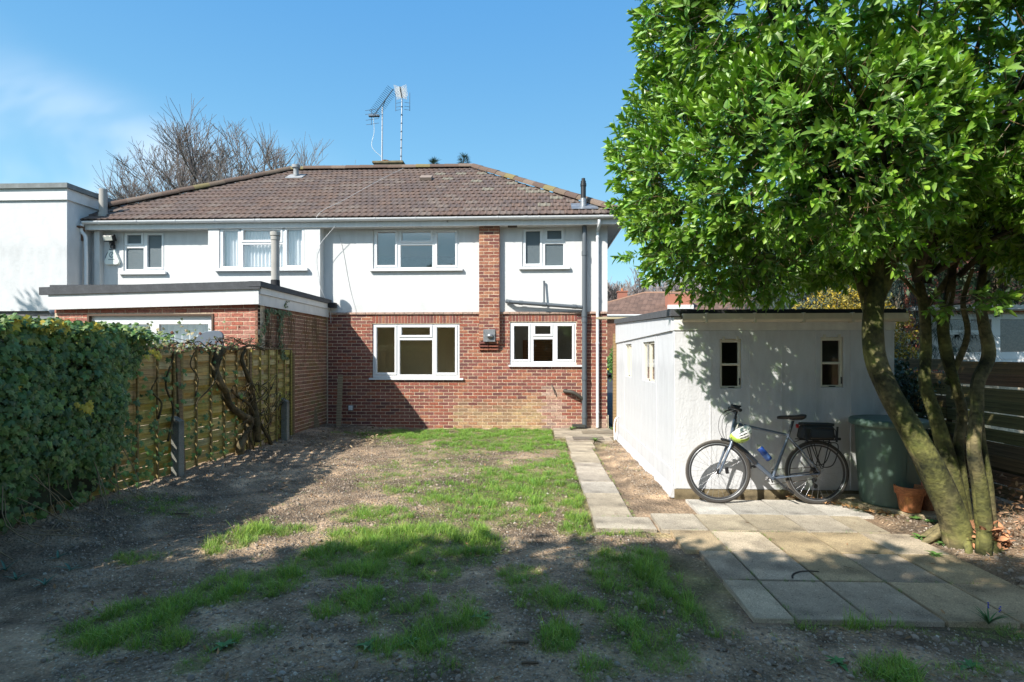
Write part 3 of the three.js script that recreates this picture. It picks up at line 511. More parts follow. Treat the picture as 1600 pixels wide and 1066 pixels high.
// ================================================================ brick extension
const EXZ = -9.5, EXX = -4.87;
{
  const ext = thing('rear_extension', 'single-storey red brick extension with grey felt flat roof and white fascia', 'extension', [0, 0, 0]);
  const wr = pxRect([139, 493.5, 331, 560], EXZ); wr[1] = 1.0;
  const left = { n: 300 };
  const wall = part('wall', [plate(rectShape(-8.56, -0.2, EXX, 2.62, [wr]), EXZ - 0.25, EXZ - 0.008), box(EXX - 0.24, -0.2, WZ + 0.012, EXX - 0.008, 2.62, EXZ - 0.252), box(-8.56, -0.2, WZ + 0.012, -8.32, 2.62, EXZ - 0.252)], M.mortar, ext);
  lay(wall, courses(-8.56, EXX, 1.13, 2.62, [wr], { shift: 0.06 }), faceZ(EXZ - 0.003), 'ext', { n: 110 }, 0.08);
  const moss = (u, v) => { const n = fbm(u * 1.5, v * 2 + 3, 3), q = Math.round(clamp((n - 0.42) * 2.6) * 8 * rnd()); return q > 1 ? ['m', q] : undefined; };
  const sl = courses(WZ + 0.01, EXZ + 0.0045, 0.0, 2.6); sl.sort((a, b) => Math.hypot(a[0] + 10.6, a[1] - 1.7) - Math.hypot(b[0] + 10.6, b[1] - 1.7));
  lay(wall, sl, faceX(EXX - 0.003), 'side', { n: 190 }, 0.05, moss);
  windowPart(ext, wr, [[wr[0] + 0.16, 1.1, -6.86, 2.2, 0], [-6.68, 1.1, wr[2] - 0.1, 2.2, 0]], EXZ - 0.05, { curtain: [[wr[0] + 0.12, 1.05, wr[2] - 0.06, 2.26, EXZ - 0.24, M.net, 0.05, 0.13]] });
  part('window_surround', plate(rectShape(wr[0] - 0.03, wr[1] - 0.03, wr[2] + 0.03, wr[3] + 0.03, [[wr[0] + 0.004, wr[1] + 0.004, wr[2] - 0.004, wr[3] - 0.004]]), EXZ - 0.05, EXZ + 0.012), M.timberBrown, ext);
  part('floor', box(-8.3, -0.1, WZ + 0.02, EXX - 0.26, 0.06, EXZ - 0.26), M.carpet, ext);
  // roof: white fascia boards, grey mineral felt turned down over the edge; it falls a little away from the fence
  const tilt = -0.022;
  const R0 = part('flat_roof', box(-8.62, 0.2, WZ + 0.012, EXX + 0.03, 0.3, EXZ + 0.03), M.felt, ext, { at: [0, 2.6 , 0] });
  part('fascia', xf(box(-3.72, -0.06, -0.014, 0.06, 0.24, 0.014), { rot: [0, 0, -tilt], at: [EXX + 0.0, 2.6, EXZ + 0.075] }), M.whitePaint, ext);
  part('felt_edge', xf(box(-3.86, 0.2, -0.03, 0.1, 0.335, 0.02), { rot: [0, 0, -tilt], at: [EXX + 0.0, 2.6, EXZ + 0.1] }), M.felt, ext);
  part('fascia', [box(EXX + 0.03, 2.53, WZ + 0.012, EXX + 0.05, 2.72, EXZ + 0.06), box(EXX + 0.035, 2.723, WZ + 0.012, EXX + 0.075, 2.84, EXZ + 0.058)], M.whitePaint, ext);
  part('felt_edge', box(EXX - 0.1, 2.842, WZ + 0.012, EXX + 0.11, 2.935, EXZ + 0.128), M.felt, ext);
  part('gutter_outlet', [box(EXX + 0.05, 2.75, WZ + 0.02, EXX + 0.24, 2.86, WZ + 0.16)], M.feltBlack, ext);
  part('flue_pipe', [cyl([-5.52, 3.0, -11.5], [-5.52, 4.14, -11.5], 0.085, 0.085, 14), cyl([-5.52, 4.08, -11.5], [-5.52, 4.16, -11.5], 0.094, 0.094, 14), cyl([-5.52, 4.17, -11.5], [-5.52, 4.25, -11.5], 0.105, 0.105, 14)], M.flue, ext);
  part('flue_collar', cyl([-5.52, 2.85, -11.5], [-5.52, 3.24, -11.5], 0.1, 0.093, 14), M.feltBlack, ext);
}
// ================================================================ white flat-roofed building beside the pair
{
  const b = thing('flat_roofed_house', 'white rendered two-storey block with grey flat roof edge beside the tiled roof', 'building');
  part('wall', box(-17, 0.9 + 1.75, -18, -10.52, 5.2, -12.0), M.render2, b);
  part('plinth', box(-17, -0.2, -18, -10.56, 2.648, -12.06), std(C(0.3, 0.27, 0.26), 0.9, { map: T.concrete }), b);
  part('fascia', box(-17, 5.13, -18, -10.48, 5.38, -11.955), M.whitePaint, b);
  part('roof_edge', box(-17.05, 5.382, -18, -10.43, 5.49, -11.9), M.feltGrey, b);
  part('bracket', [box(-10.52, 4.58, -12.36, -10.44, 4.62, -12.26), box(-10.52, 4.3, -12.44, -10.47, 4.62, -12.38)], std(C(0.12, 0.06, 0.035), 0.9), b);
  const h = thing('gabled_house', 'house showing only a dark roof corner over the white flat-roofed block', 'house');
  part('verge', poly([[[-16.2, 6.55, -17], [-14.4, 5.2, -17], [-14.4, 5.2, -21], [-16.2, 6.55, -21]], [[-16.2, 6.55, -17], [-18, 5.2, -17], [-14.4, 5.2, -17]]], C(1, 1, 1)), std(C(0.16, 0.15, 0.14), 0.9), h);
  part('gable', box(-17.6, 4.9, -20.9, -14.8, 5.19, -17.1), M.render2, h);
}

// ================================================================ white garage
const SZ = -6.65, SX = 1.61, SXR = 4.13, SB = -11.45;
{
  const g = thing('garage', 'low white painted concrete panel garage with flat felt roof', 'garage');
  const wins = [[2.14, 1.27, 2.39, 1.85], [3.295, 1.285, 3.555, 1.87]];
  const seams = [SX, 2.03, 2.485, 2.853, 3.24, 3.639, SXR];
  for (let i = 0; i < seams.length - 1; i++) {
    const a = seams[i] + (i ? 0.003 : 0), b = seams[i + 1] - 0.003, h = wins.filter((w) => w[0] > a && w[2] < b);
    part('wall_panel', plate(rectShape(a, 0.085, b, 1.95, h), SZ - 0.09, SZ + R(-0.002, 0.003), 0.004), M.shedPaint, g);
  }
  for (const s of seams.slice(1, -1)) part('panel_joint', box(s - 0.007, 0.09, SZ - 0.06, s + 0.007, 1.949, SZ + 0.007), M.shedPaint, g);
  part('front_band', box(SX - 0.008, 1.952, SZ - 0.07, SXR, 2.112, SZ + 0.014), M.shedBand, g);
  // side wall facing the path: panels split by seams, two slit windows, plinth board, rising verge board
  const sw = [[-8.62, 1.28, -7.76, 1.85], [-10.32, 1.28, -9.66, 1.85]];
  const zs = [SZ - 0.0925, -7.62, -8.75, -9.55, -10.45, SB];
  for (let i = 0; i < zs.length - 1; i++) {
    const a = zs[i + 1], b = zs[i] - (i ? 0.004 : 0), h = sw.filter((w) => w[0] > a && w[2] < b);
    const q = plate(rectShape(a, 0.3, b, 1.95, h), -0.09, R(-0.002, 0.002), 0.004); q.rotateY(-Math.PI / 2);
    q.translate(SX + 0.0, 0, 0);
    part('wall_panel', q, M.shedPaint, g);
  }
  part('skirting', [box(SX - 0.012, 0.03, SB, SX + 0.08, 0.297, SZ - 0.0925)], M.shedPaint, g);
  part('skirting', poly([[[SX - 0.055, -0.02, SB], [SX - 0.055, -0.02, SZ + 0.0], [SX - 0.013, 0.11, SZ + 0.0], [SX - 0.013, 0.11, SB]], [[SX - 0.055, -0.02, SZ], [SX + 0.02, -0.02, SZ], [SX + 0.02, 0.11, SZ], [SX - 0.013, 0.11, SZ]]]), M.shedPaint, g);
  part('plinth', box(SX - 0.0, -0.05, SZ - 0.09, SXR, 0.083, SZ + 0.012), std(C(0.33, 0.26, 0.15), 0.95, { map: rep(T.concrete, 3) }), g);
  const rise = 0.185, topN = 2.115, dz = SZ - SB;
  const verge = (y0, y1a, y1b, x0, x1, zf) => poly([
    [[x0, y0[1], SB], [x0, y0[0], zf], [x0, y1a, zf], [x0, y1b, SB]], [[x1, y0[0], zf], [x1, y0[1], SB], [x1, y1b, SB], [x1, y1a, zf]],
    [[x0, y0[0], zf], [x1, y0[0], zf], [x1, y1a, zf], [x0, y1a, zf]], [[x0, y1a, zf], [x1, y1a, zf], [x1, y1b, SB], [x0, y1b, SB]], [[x0, y0[0], zf], [x0, y0[1], SB], [x1, y0[1], SB], [x1, y0[0], zf]], [[x0, y0[1], SB], [x0, y1b, SB], [x1, y1b, SB], [x1, y0[1], SB]]]);
  part('side_band', verge([1.952, 1.905], topN, topN + rise, SX - 0.022, SX + 0.03, SZ - 0.071), M.shedPaint, g);
  part('felt_edge', verge([topN + 0.003, topN + rise], topN + 0.085, topN + rise + 0.085, SX - 0.05, SX + 0.06, SZ + 0.05), M.felt, g);
  part('felt_edge', box(SX + 0.063, topN + 0.03, SZ - 0.1, SXR + 0.1, topN + 0.078, SZ + 0.045), M.feltBlack, g);
  part('flat_roof', poly([[[SX + 0.063, topN + 0.06, SZ - 0.05], [SXR + 0.1, topN + 0.06, SZ - 0.05], [SXR + 0.1, topN + 0.06 + rise, SB], [SX + 0.063, topN + 0.06 + rise, SB]], [[SX + 0.063, topN - 0.02, SZ - 0.05], [SX + 0.063, topN - 0.02 + rise, SB], [SXR + 0.1, topN - 0.02 + rise, SB], [SXR + 0.1, topN - 0.02, SZ - 0.05]]]), M.feltBlack, g);
  part('back_wall', [box(SX + 0.1, 0, SB, SXR - 0.1, 2.2, SB + 0.08), box(SXR - 0.09, 0, SB, SXR, 2.1, SZ - 0.095)], M.shedPaint, g);
  part('side_band', verge([2.102, 2.103], topN + 0.03, topN + rise + 0.03, SXR - 0.06, SXR - 0.02, SZ - 0.071), M.shedBand, g);
  part('added_dark_lining', [box(SX + 0.11, 0.052, SB + 0.09, SX + 0.13, 1.2, SZ - 0.2), box(SX + 0.14, 0.052, SB + 0.085, SXR - 0.12, 2.08, SB + 0.1), box(SXR - 0.115, 0.052, SB + 0.11, SXR - 0.1, 2.08, SZ - 0.12)], M.timberBrown, g);  // dark sheets added inside so the garage reads unlit through its panes
  part('floor', box(SX + 0.1, -0.02, SB + 0.09, SXR - 0.1, 0.05, SZ - 0.1), M.carpet, g);
  const gt = part('gutter', [box(SX + 0.075, 2.08, SZ + 0.016, SXR + 0.1, 2.142, SZ + 0.1), cyl([SX + 0.075, 2.085, SZ + 0.058], [SXR + 0.1, 2.085, SZ + 0.058], 0.04, 0.04, 12)], M.cream, g);
  for (let x = 1.95; x < 4.1; x += 0.55) part('gutter_bracket', [box(x, 2.035, SZ + 0.012, x + 0.022, 2.15, SZ + 0.108)], M.cream, gt);
  for (const w of wins) {
    const midY = (w[1] + w[3]) / 2 - 0.01;
    const f = windowPart(g, [w[0] + 0.001, w[1] + 0.001, w[2] - 0.001, w[3] - 0.001], [[w[0] + 0.028, w[1] + 0.025, w[2] - 0.03, midY - 0.014, 0], [w[0] + 0.028, midY + 0.014, w[2] - 0.03, w[3] - 0.04, 0]], SZ - 0.018, { mat: M.cream, depth: 0.05, pane: M.glassOld });
    part('hinge', [box(w[0] + 0.03, w[3] - 0.012, SZ - 0.017, w[0] + 0.05, w[3] + 0.03, SZ + 0.014), box(w[2] - 0.06, w[3] - 0.012, SZ - 0.017, w[2] - 0.04, w[3] + 0.03, SZ + 0.014)], M.cream, f);
    part('stay', [box(w[2] - 0.026, w[1] + 0.04, SZ - 0.017, w[2] - 0.014, w[1] + 0.12, SZ - 0.006), box(w[0] + 0.1, w[1] + 0.006, SZ - 0.017, w[0] + 0.17, w[1] + 0.016, SZ - 0.006)], M.blackPlastic, f);
  }
  for (const w of sw) {
    const fr = [box(SX + 0.02, w[1], w[0], SX + 0.06, w[3], w[0] + 0.04), box(SX + 0.02, w[1], w[2] - 0.04, SX + 0.06, w[3], w[2]), box(SX + 0.02, w[1], (w[0] + w[2]) / 2 - 0.03, SX + 0.062, w[3], (w[0] + w[2]) / 2 + 0.03), box(SX + 0.02, w[1], w[0] + 0.04, SX + 0.058, w[1] + 0.03, w[2] - 0.04), box(SX + 0.02, w[3] - 0.03, w[0] + 0.04, SX + 0.058, w[3], w[2] - 0.04)];
    const f = part('window', fr, M.cream, g);
    part('pane', box(SX + 0.036, w[1] + 0.02, w[0] + 0.02, SX + 0.044, w[3] - 0.02, w[2] - 0.02), M.glassOld, f);
  }
  part('corner_post', box(SX - 0.06, -0.02, SB - 0.13, SX + 0.08, 2.1, SB - 0.003), std(C(0.42, 0.29, 0.15), 0.9, { map: rep(T.wood, 1) }), g, { label: 'bare tan timber post at the back corner of the garage' });
  part('roof_edge_strip', box(SX - 0.4, 2.4, SB - 0.2, SXR, 2.44, SB - 0.02), std(C(0.4, 0.34, 0.22), 0.9), g);
}
single('hose', tube([[1.5, 0.0, -10.95], [1.5, 0.25, -11.0], [1.53, 0.4, -11.05], [1.6, 0.45, -11.1]], 0.014, 8, 5), M.upvc, 'white pipe rising from the ground at the far corner of the garage', 'pipe');

// ================================================================ patio, path, apron
const slabTones = [[0.763, 0.575, 0.344], [0.664, 0.529, 0.374], [0.775, 0.621, 0.425], [0.664, 0.506, 0.293], [0.689, 0.564, 0.414], [0.861, 0.701, 0.496]].map((c) => C(...c));
const buff = [[0.721, 0.609, 0.431], [0.766, 0.657, 0.503], [0.676, 0.562, 0.388]].map((c) => C(...c)), pale = [[0.8, 0.74, 0.64], [0.86, 0.8, 0.7]].map((c) => C(...c));
function slab(parent, x0, z0, x1, z1, color, o = {}) {
  const gap = o.gap ?? R(0.01, 0.018), w = x1 - x0 - gap, d = Math.abs(z1 - z0) - gap, q = rbox(w, 0.05, d, 0.007, color);
  const uv = q.attributes.uv, ox = rnd() * 7, oy = rnd() * 7; for (let i = 0; i < uv.count; i++) uv.setXY(i, uv.getX(i) + ox, uv.getY(i) + oy);
  return part('paving_slab', q, M.slab, parent, { at: [(x0 + x1) / 2, (o.y ?? 0) - 0.025 + R(-0.004, 0.004), (z0 + z1) / 2], rot: [R(-0.006, 0.006), R(-0.004, 0.004), R(-0.007, 0.007)] });
}
{
  const patio = new THREE.Group(); patio.name = 'patio'; patio.userData = { kind: 'structure', label: 'weathered concrete slab patio in front of the garage' }; scene.add(patio);
  const X = [1.17, 1.628, 2.09, 2.545, 3.0, 3.45, 3.9], rowsZ = [[-3.585, -4.2], [-4.2, -4.81], [-4.81, -5.35], [-5.35, -5.9]];
  const tone = { '0,0': 2, '0,1': 1, '0,2': 1, '0,3': 0, '0,4': 0, '0,5': 0, '1,0': 1, '1,1': 4, '1,2': 3, '1,3': 1, '1,4': 3, '2,0': 0, '2,1': 5, '2,2': 3, '2,3': 3, '2,4': 5 };
  rowsZ.forEach(([z0, z1], r) => { for (let k = 0; k < X.length - 1; k++) {
    if ((r === 0 && k > 5) || (r > 0 && k > 4) || (r === 3 && k > 4)) continue;
    const c = r === 3 ? pick(buff) : slabTones[tone[`${r},${k}`] ?? 3];
    let a = k ? X[k] : r < 2 ? 1.36 : r === 2 ? 1.25 : X[0], b = X[k + 1];
    if (r === 3 && k === 4) b = 3.3;
    slab(patio, a, z0, b, z1, c.clone().multiplyScalar(R(0.94, 1.06)), { y: r === 3 ? 0.004 : 0 });
  } });
  let x = 1.7; for (const w of [0.4, 0.46, 0.46, 0.46]) { slab(patio, x, -5.92, x + w, -6.52, pick(pale), { gap: 0.005 }); x += w; }
  slab(patio, 0.55, -5.36, 1.15, -5.77, buff[1], { y: 0.002 });
  // raised broken edge of concrete that carries the bin and the pots
  const s = new THREE.Shape([[3.28, 6.62], [3.36, 6.35], [3.62, 6.05], [3.82, 5.84], [4.0, 5.7], [4.4, 5.74], [4.7, 6.0], [4.7, 6.95], [3.3, 6.66]].map((p) => new THREE.Vector2(...p)));
  const q = new THREE.ExtrudeGeometry(s, { depth: 0.1, bevelEnabled: true, bevelSize: 0.01, bevelThickness: 0.01, bevelSegments: 1 }); q.rotateX(-Math.PI / 2); q.translate(0, -0.06, 0);
  part('concrete_base', norm(boxUV(q), C(0.66, 0.52, 0.33)), M.slab, patio);
  // joints: dark earth below, and a broken crescent of slab
  part('bedding', box(1.0, -0.16, -5.9, 3.4, -0.045, -3.6), std(C(0.05, 0.042, 0.03), 1), patio);
  const cr = new THREE.Shape(); cr.absarc(0, 0, 0.2, 1.2, 2.9, false); cr.absarc(0.006, -0.006, 0.196, 2.85, 1.25, true);
  const cg = new THREE.ExtrudeGeometry(cr, { depth: 0.004, bevelEnabled: false, curveSegments: 14 }); cg.rotateX(-Math.PI / 2);
  part('broken_edge', norm(boxUV(cg), C(0.06, 0.05, 0.04)), M.slab, patio, { at: [2.08, 0.002, -4.18] });
}
{
  const path = new THREE.Group(); path.name = 'path'; path.userData = { kind: 'structure', label: 'narrow path of pale concrete slabs beside the grass' }; scene.add(path);
  const zz = [-5.78, -6.75, -7.35, -8.1, -8.7, -9.45, -10.1, -10.75];
  for (let i = 0; i < zz.length - 1; i++) slab(path, 0.555 + R(-0.012, 0.012), zz[i], 0.985 + (i > 5 ? 0.06 : R(-0.01, 0.01)), zz[i + 1], pick([C(0.68, 0.58, 0.46), C(0.62, 0.55, 0.46), C(0.66, 0.55, 0.4), C(0.7, 0.62, 0.51)]), { gap: 0.006 });
  part('concrete_apron', box(0.35, -0.08, -12.68, 1.74, 0.006, -11.35, C(0.62, 0.52, 0.38)), M.slab, path);
  part('concrete_apron', box(0.56, -0.08, -11.34, 1.45, 0.012, -10.77, C(0.64, 0.53, 0.4)), M.slab, path);
  part('drain_cover', box(0.7, 0.0, -11.27, 1.3, 0.024, -10.87, C(0.27, 0.22, 0.17)), M.slab, path);
  part('drain_cover', box(0.95, -0.08, -12.2, 1.7, 0.012, -11.75, C(0.36, 0.29, 0.2)), M.slab, path);
}

// ================================================================ woven fence
const FX = -4.85;
{
  const f = thing('woven_fence', 'mossy brown interwoven slat fence with battens and vines along its top', 'fence');
  const tones = [[0.34, 0.24, 0.13], [0.3, 0.2, 0.1], [0.4, 0.3, 0.17], [0.27, 0.2, 0.09], [0.3, 0.27, 0.22], [0.36, 0.3, 0.2], [0.24, 0.16, 0.1]];
  const green = C(0.5, 0.5, 0.09), panels = [[-3.55, -5.32], [-5.42, -7.2], [-7.3, -9.06], [-9.16, -10.7]];
  const slatGeo = (z0, z1, y, h, phase, c, greenAt) => {
    const n = 18, pos = [], idx = [], col = [];
    for (let i = 0; i <= n; i++) {
      const z = lerp(z0, z1, i / n), x = 0.036 * Math.sin(phase + (i / n) * Math.PI * 5), gk = clamp(greenAt * (0.35 + 1.3 * fbm(z * 2.2, y * 3, 3)) - 0.3);
      for (const [dx, dy] of [[-0.003, 0], [0.003, 0], [0.003, h], [-0.003, h]]) { const q = c.clone().lerp(green, clamp(gk * (0.6 + 0.6 * noise2(z * 9, y * 7 + dy * 30)))); pos.push(x + dx, y + dy + 0.004 * Math.sin(z * 3 + y * 9), z); col.push(q.r, q.g, q.b); }
    }
    for (let i = 0; i < n; i++) for (let k = 0; k < 4; k++) { const a = i * 4 + k, b = i * 4 + (k + 1) % 4, d = a + 4, e = b + 4; idx.push(a, d, b, b, d, e); }
    const g = new THREE.BufferGeometry(); g.setAttribute('position', new THREE.Float32BufferAttribute(pos, 3)); g.setAttribute('color', new THREE.Float32BufferAttribute(col, 3)); g.setIndex(idx);
    const q = g.toNonIndexed(); q.computeVertexNormals(); boxUV(q, rnd() * 5, rnd() * 5);
    const uv = q.attributes.uv; return norm(q);
  };
  panels.forEach(([z0, z1], pi) => {
    const top = 1.74 + (pi === 3 ? 0.02 : 0), lean = pi === 2 ? 0.01 : 0;
    for (let r = 0, y = 0.1; y < top - 0.06; r++, y += 0.0865) {
      const c = C(...pick(tones)); c.multiplyScalar(R(1.7, 2.7));
      part('slat', slatGeo(z0, z1, y, 0.095, (r % 2) * Math.PI, c, pi === 3 ? 1.0 : clamp(1.25 - y * 0.55)), M.fenceWood, f, { at: [FX + lean, 0, 0], rot: [0, 0, 0] });
    }
    const bt = C(0.36, 0.25, 0.14);
    for (let k = 0; k <= 5; k++) { const z = lerp(z0, z1, k / 5) + (k === 0 ? -0.02 : k === 5 ? 0.02 : 0), zz = Math.abs(z - z0) < 0.1 || Math.abs(z - z1) < 0.1 ? 0.022 : 0.013; part('batten', [box(FX + 0.03, 0.06, z - zz, FX + 0.054, top, z + zz, bt.clone().lerp(green, pi === 3 ? 0.5 : 0.2)), box(FX - 0.045, 0.06, z - zz, FX - 0.022, top, z + zz, bt)], M.fenceWood, f); }
    part('capping', box(FX - 0.05, top + 0.002, z1, FX + 0.05, top + 0.025, z0, C(0.3, 0.24, 0.15)), M.fenceWood, f);
  });
  for (const [z, lx, h, w] of [[-7.25, 0.05, 1.76, 0.075], [-9.11, 0, 1.74, 0.07], [-10.76, 0, 1.74, 0.07], [-5.37, 0, 1.74, 0.075]]) part('post', rbox(w, h, w, 0.006, C(0.3, 0.21, 0.12), 1), M.fenceWood, f, { at: [FX + 0.03 + lx * 0.4, h / 2 - 0.03, z], rot: [lx * 0.9, 0, lx * 0.5] });
  for (const [z, h] of [[-7.12, 0.85], [-10.25, 0.85]]) {   // concrete spurs with a slanted top
    const s = new THREE.Shape([[-0.05, -0.1], [0.05, -0.1], [0.05, h - 0.06], [-0.05, h]].map((p) => new THREE.Vector2(...p)));
    const q = new THREE.ExtrudeGeometry(s, { depth: 0.1, bevelEnabled: true, bevelSize: 0.006, bevelThickness: 0.006, bevelSegments: 1 }); q.translate(0, 0, -0.05);
    part('concrete_spur', norm(boxUV(q), C(0.36, 0.36, 0.31)), M.slab, f, { at: [FX + 0.12, 0, z] });
  }
}
// loose boards in the corner by the house
single('wooden_board', xf(box(-0.05, 0, -0.012, 0.05, 0.95, 0.012, C(0.36, 0.28, 0.18)), { rot: [-0.12, 0.25, 0.24], at: [-4.78, -0.02, -11.95] }), M.fenceWood, 'shorter leaning weathered board propped in the corner against the extension', 'board');
single('wooden_board', xf(box(-0.055, 0, -0.013, 0.055, 1.25, 0.013, C(0.42, 0.34, 0.24)), { rot: [-0.06, 0.1, -0.015], at: [-4.46, -0.03, -12.3] }), M.fenceWood, 'taller upright weathered board in the corner against the red brick house', 'board');
{ const s = thing('socket_box', 'small white outdoor socket box on the red brick house wall', 'socket', [-4.31, 0.44, WZ + 0.012]); part('cover', rbox(0.085, 0.1, 0.05, 0.01), M.upvc, s, { at: [0, 0, 0.026] }); part('base', box(-0.06, -0.065, 0, 0.06, 0.065, 0.006), M.galv, s); }

// ================================================================ boarded fence by the laurel
{
  const f = thing('boarded_fence', 'dark brown fence of horizontal boards with gaps behind the laurel', 'fence');
  const bw = 0.15;
  for (const [z0, z1] of [[-3.2, -5.6], [-5.6, -7.4], [-7.4, -9.2], [-9.2, -11.4]]) for (let r = 0; r < 10; r++) {
    const c = C(R(0.26, 0.38), R(0.19, 0.27), R(0.09, 0.13)), y = 0.06 + r * (bw + 0.004);
    const q = box(-0.011, 0, Math.min(z0, z1) + 0.004, 0.011, bw - R(0.006, 0.016), Math.max(z0, z1) - 0.004, c); const uv = q.attributes.uv, ox = rnd() * 9; for (let i = 0; i < uv.count; i++) uv.setX(i, uv.getX(i) + ox);
    part('board', q, M.fenceWood, f, { at: [5.25 + R(-0.004, 0.004), y, 0], rot: [R(-0.003, 0.003), 0, R(-0.03, 0.03)] });
  }
  for (const z of [-5.6, -7.4, -9.2]) part('post', box(5.275, 0, z - 0.05, 5.36, 1.6, z + 0.05, C(0.18, 0.13, 0.07)), M.fenceWood, f);
  for (const y of [0.3, 1.2]) part('rail', box(5.275, y, -11.4, 5.315, y + 0.07, -3.2, C(0.16, 0.12, 0.06)), M.fenceWood, f);
}

// ================================================================ bin, pots, bricks
{
  const b = thing('garden_bin', 'large ribbed green plastic garden bin with lid beside the garage', 'bin', [3.83, 0.045, -6.27]);
  const gm = std(C(0.085, 0.135, 0.11), 0.5, { map: rep(T.stains, 2) }), prof = [[0.0, 0.004], [0.262, 0.0], [0.272, 0.02], [0.3, 0.45], [0.318, 0.84], [0.338, 0.845], [0.338, 0.885], [0.318, 0.89], [0.3, 0.88], [0.27, 0.05], [0, 0.04]];
  const body = new THREE.LatheGeometry(prof.map((p) => new THREE.Vector2(...p)), 72), p = body.attributes.position;
  for (let i = 0; i < p.count; i++) { const x = p.getX(i), z = p.getZ(i), r = Math.hypot(x, z), y = p.getY(i); if (r > 0.25 && y > 0.03 && y < 0.83) { const a = Math.atan2(z, x), k = 1 + 0.011 * Math.sign(Math.sin(a * 18)); p.setX(i, x * k); p.setZ(i, z * k); } }
  body.computeVertexNormals(); part('body', norm(body), gm, b);
  const lid = part('lid', [norm(new THREE.LatheGeometry([[0.36, 0.85], [0.378, 0.868], [0.376, 0.912], [0.358, 0.925], [0.33, 0.93], [0.31, 0.92], [0.15, 0.945], [0.0, 0.95]].map((q) => new THREE.Vector2(...q)), 48))], gm, b);
  part('handle', tube([[0.1, 0.945, -0.1], [0.14, 0.99, -0.2], [0.2, 1.04, -0.28], [0.22, 1.12, -0.33]], 0.014, 8, 5), M.blackPlastic, lid);
}
function pot(label, x, y, z, s, mat, group) {
  const p = thing('flower_pot', label, 'plant pot', [x, y, z]);
  part('body', norm(new THREE.LatheGeometry([[0, 0], [0.085, 0], [0.092, 0.008], [0.122, 0.19], [0.112, 0.19], [0.085, 0.02], [0, 0.02]].map((q) => new THREE.Vector2(q[0] * s, q[1] * s)), 36)), mat, p);
  part('rim', norm(new THREE.LatheGeometry([[0.122, 0.185], [0.138, 0.188], [0.145, 0.262], [0.14, 0.268], [0.125, 0.266], [0.116, 0.19]].map((q) => new THREE.Vector2(q[0] * s, q[1] * s)), 36)), mat, p);
  part('earth', norm(new THREE.CylinderGeometry(0.12 * s, 0.12 * s, 0.01, 24)), std(C(0.04, 0.03, 0.02), 1), p, { at: [0, 0.22 * s, 0] });
  return p;
}
pot('orange terracotta pot standing on the concrete edge before the green bin', 3.83, 0.052, -5.92, 0.98, M.terracotta);
pot('darker terracotta pot half hidden between the orange pot and the laurel trunk', 4.06, 0.052, -6.0, 0.72, std(C(0.4, 0.16, 0.07), 0.85, { map: rep(T.grain, 3) }));
single('loose_brick', xf(rbox(0.215, 0.075, 0.1, 0.006, C(0.22, 0.075, 0.055)), { at: [4.06, 0.3, -6.13], rot: [0.05, 0.25, 0.0] }), M.brick, 'upper loose red brick stacked behind the orange pot', 'brick');
single('loose_brick', xf(rbox(0.215, 0.19, 0.1, 0.006, C(0.17, 0.06, 0.045)), { at: [4.07, 0.155, -6.2], rot: [0, 0.1, 0] }), M.brick, 'lower dark red block under the loose brick behind the orange pot', 'brick');
single('wooden_stake', xf(box(-0.02, 0, -0.02, 0.02, 0.34, 0.02, C(0.35, 0.29, 0.2)), { at: [3.98, -0.02, -5.55], rot: [0.1, 0, 0.22] }), M.fenceWood, 'short pale stake leaning beside the orange pot', 'stake');

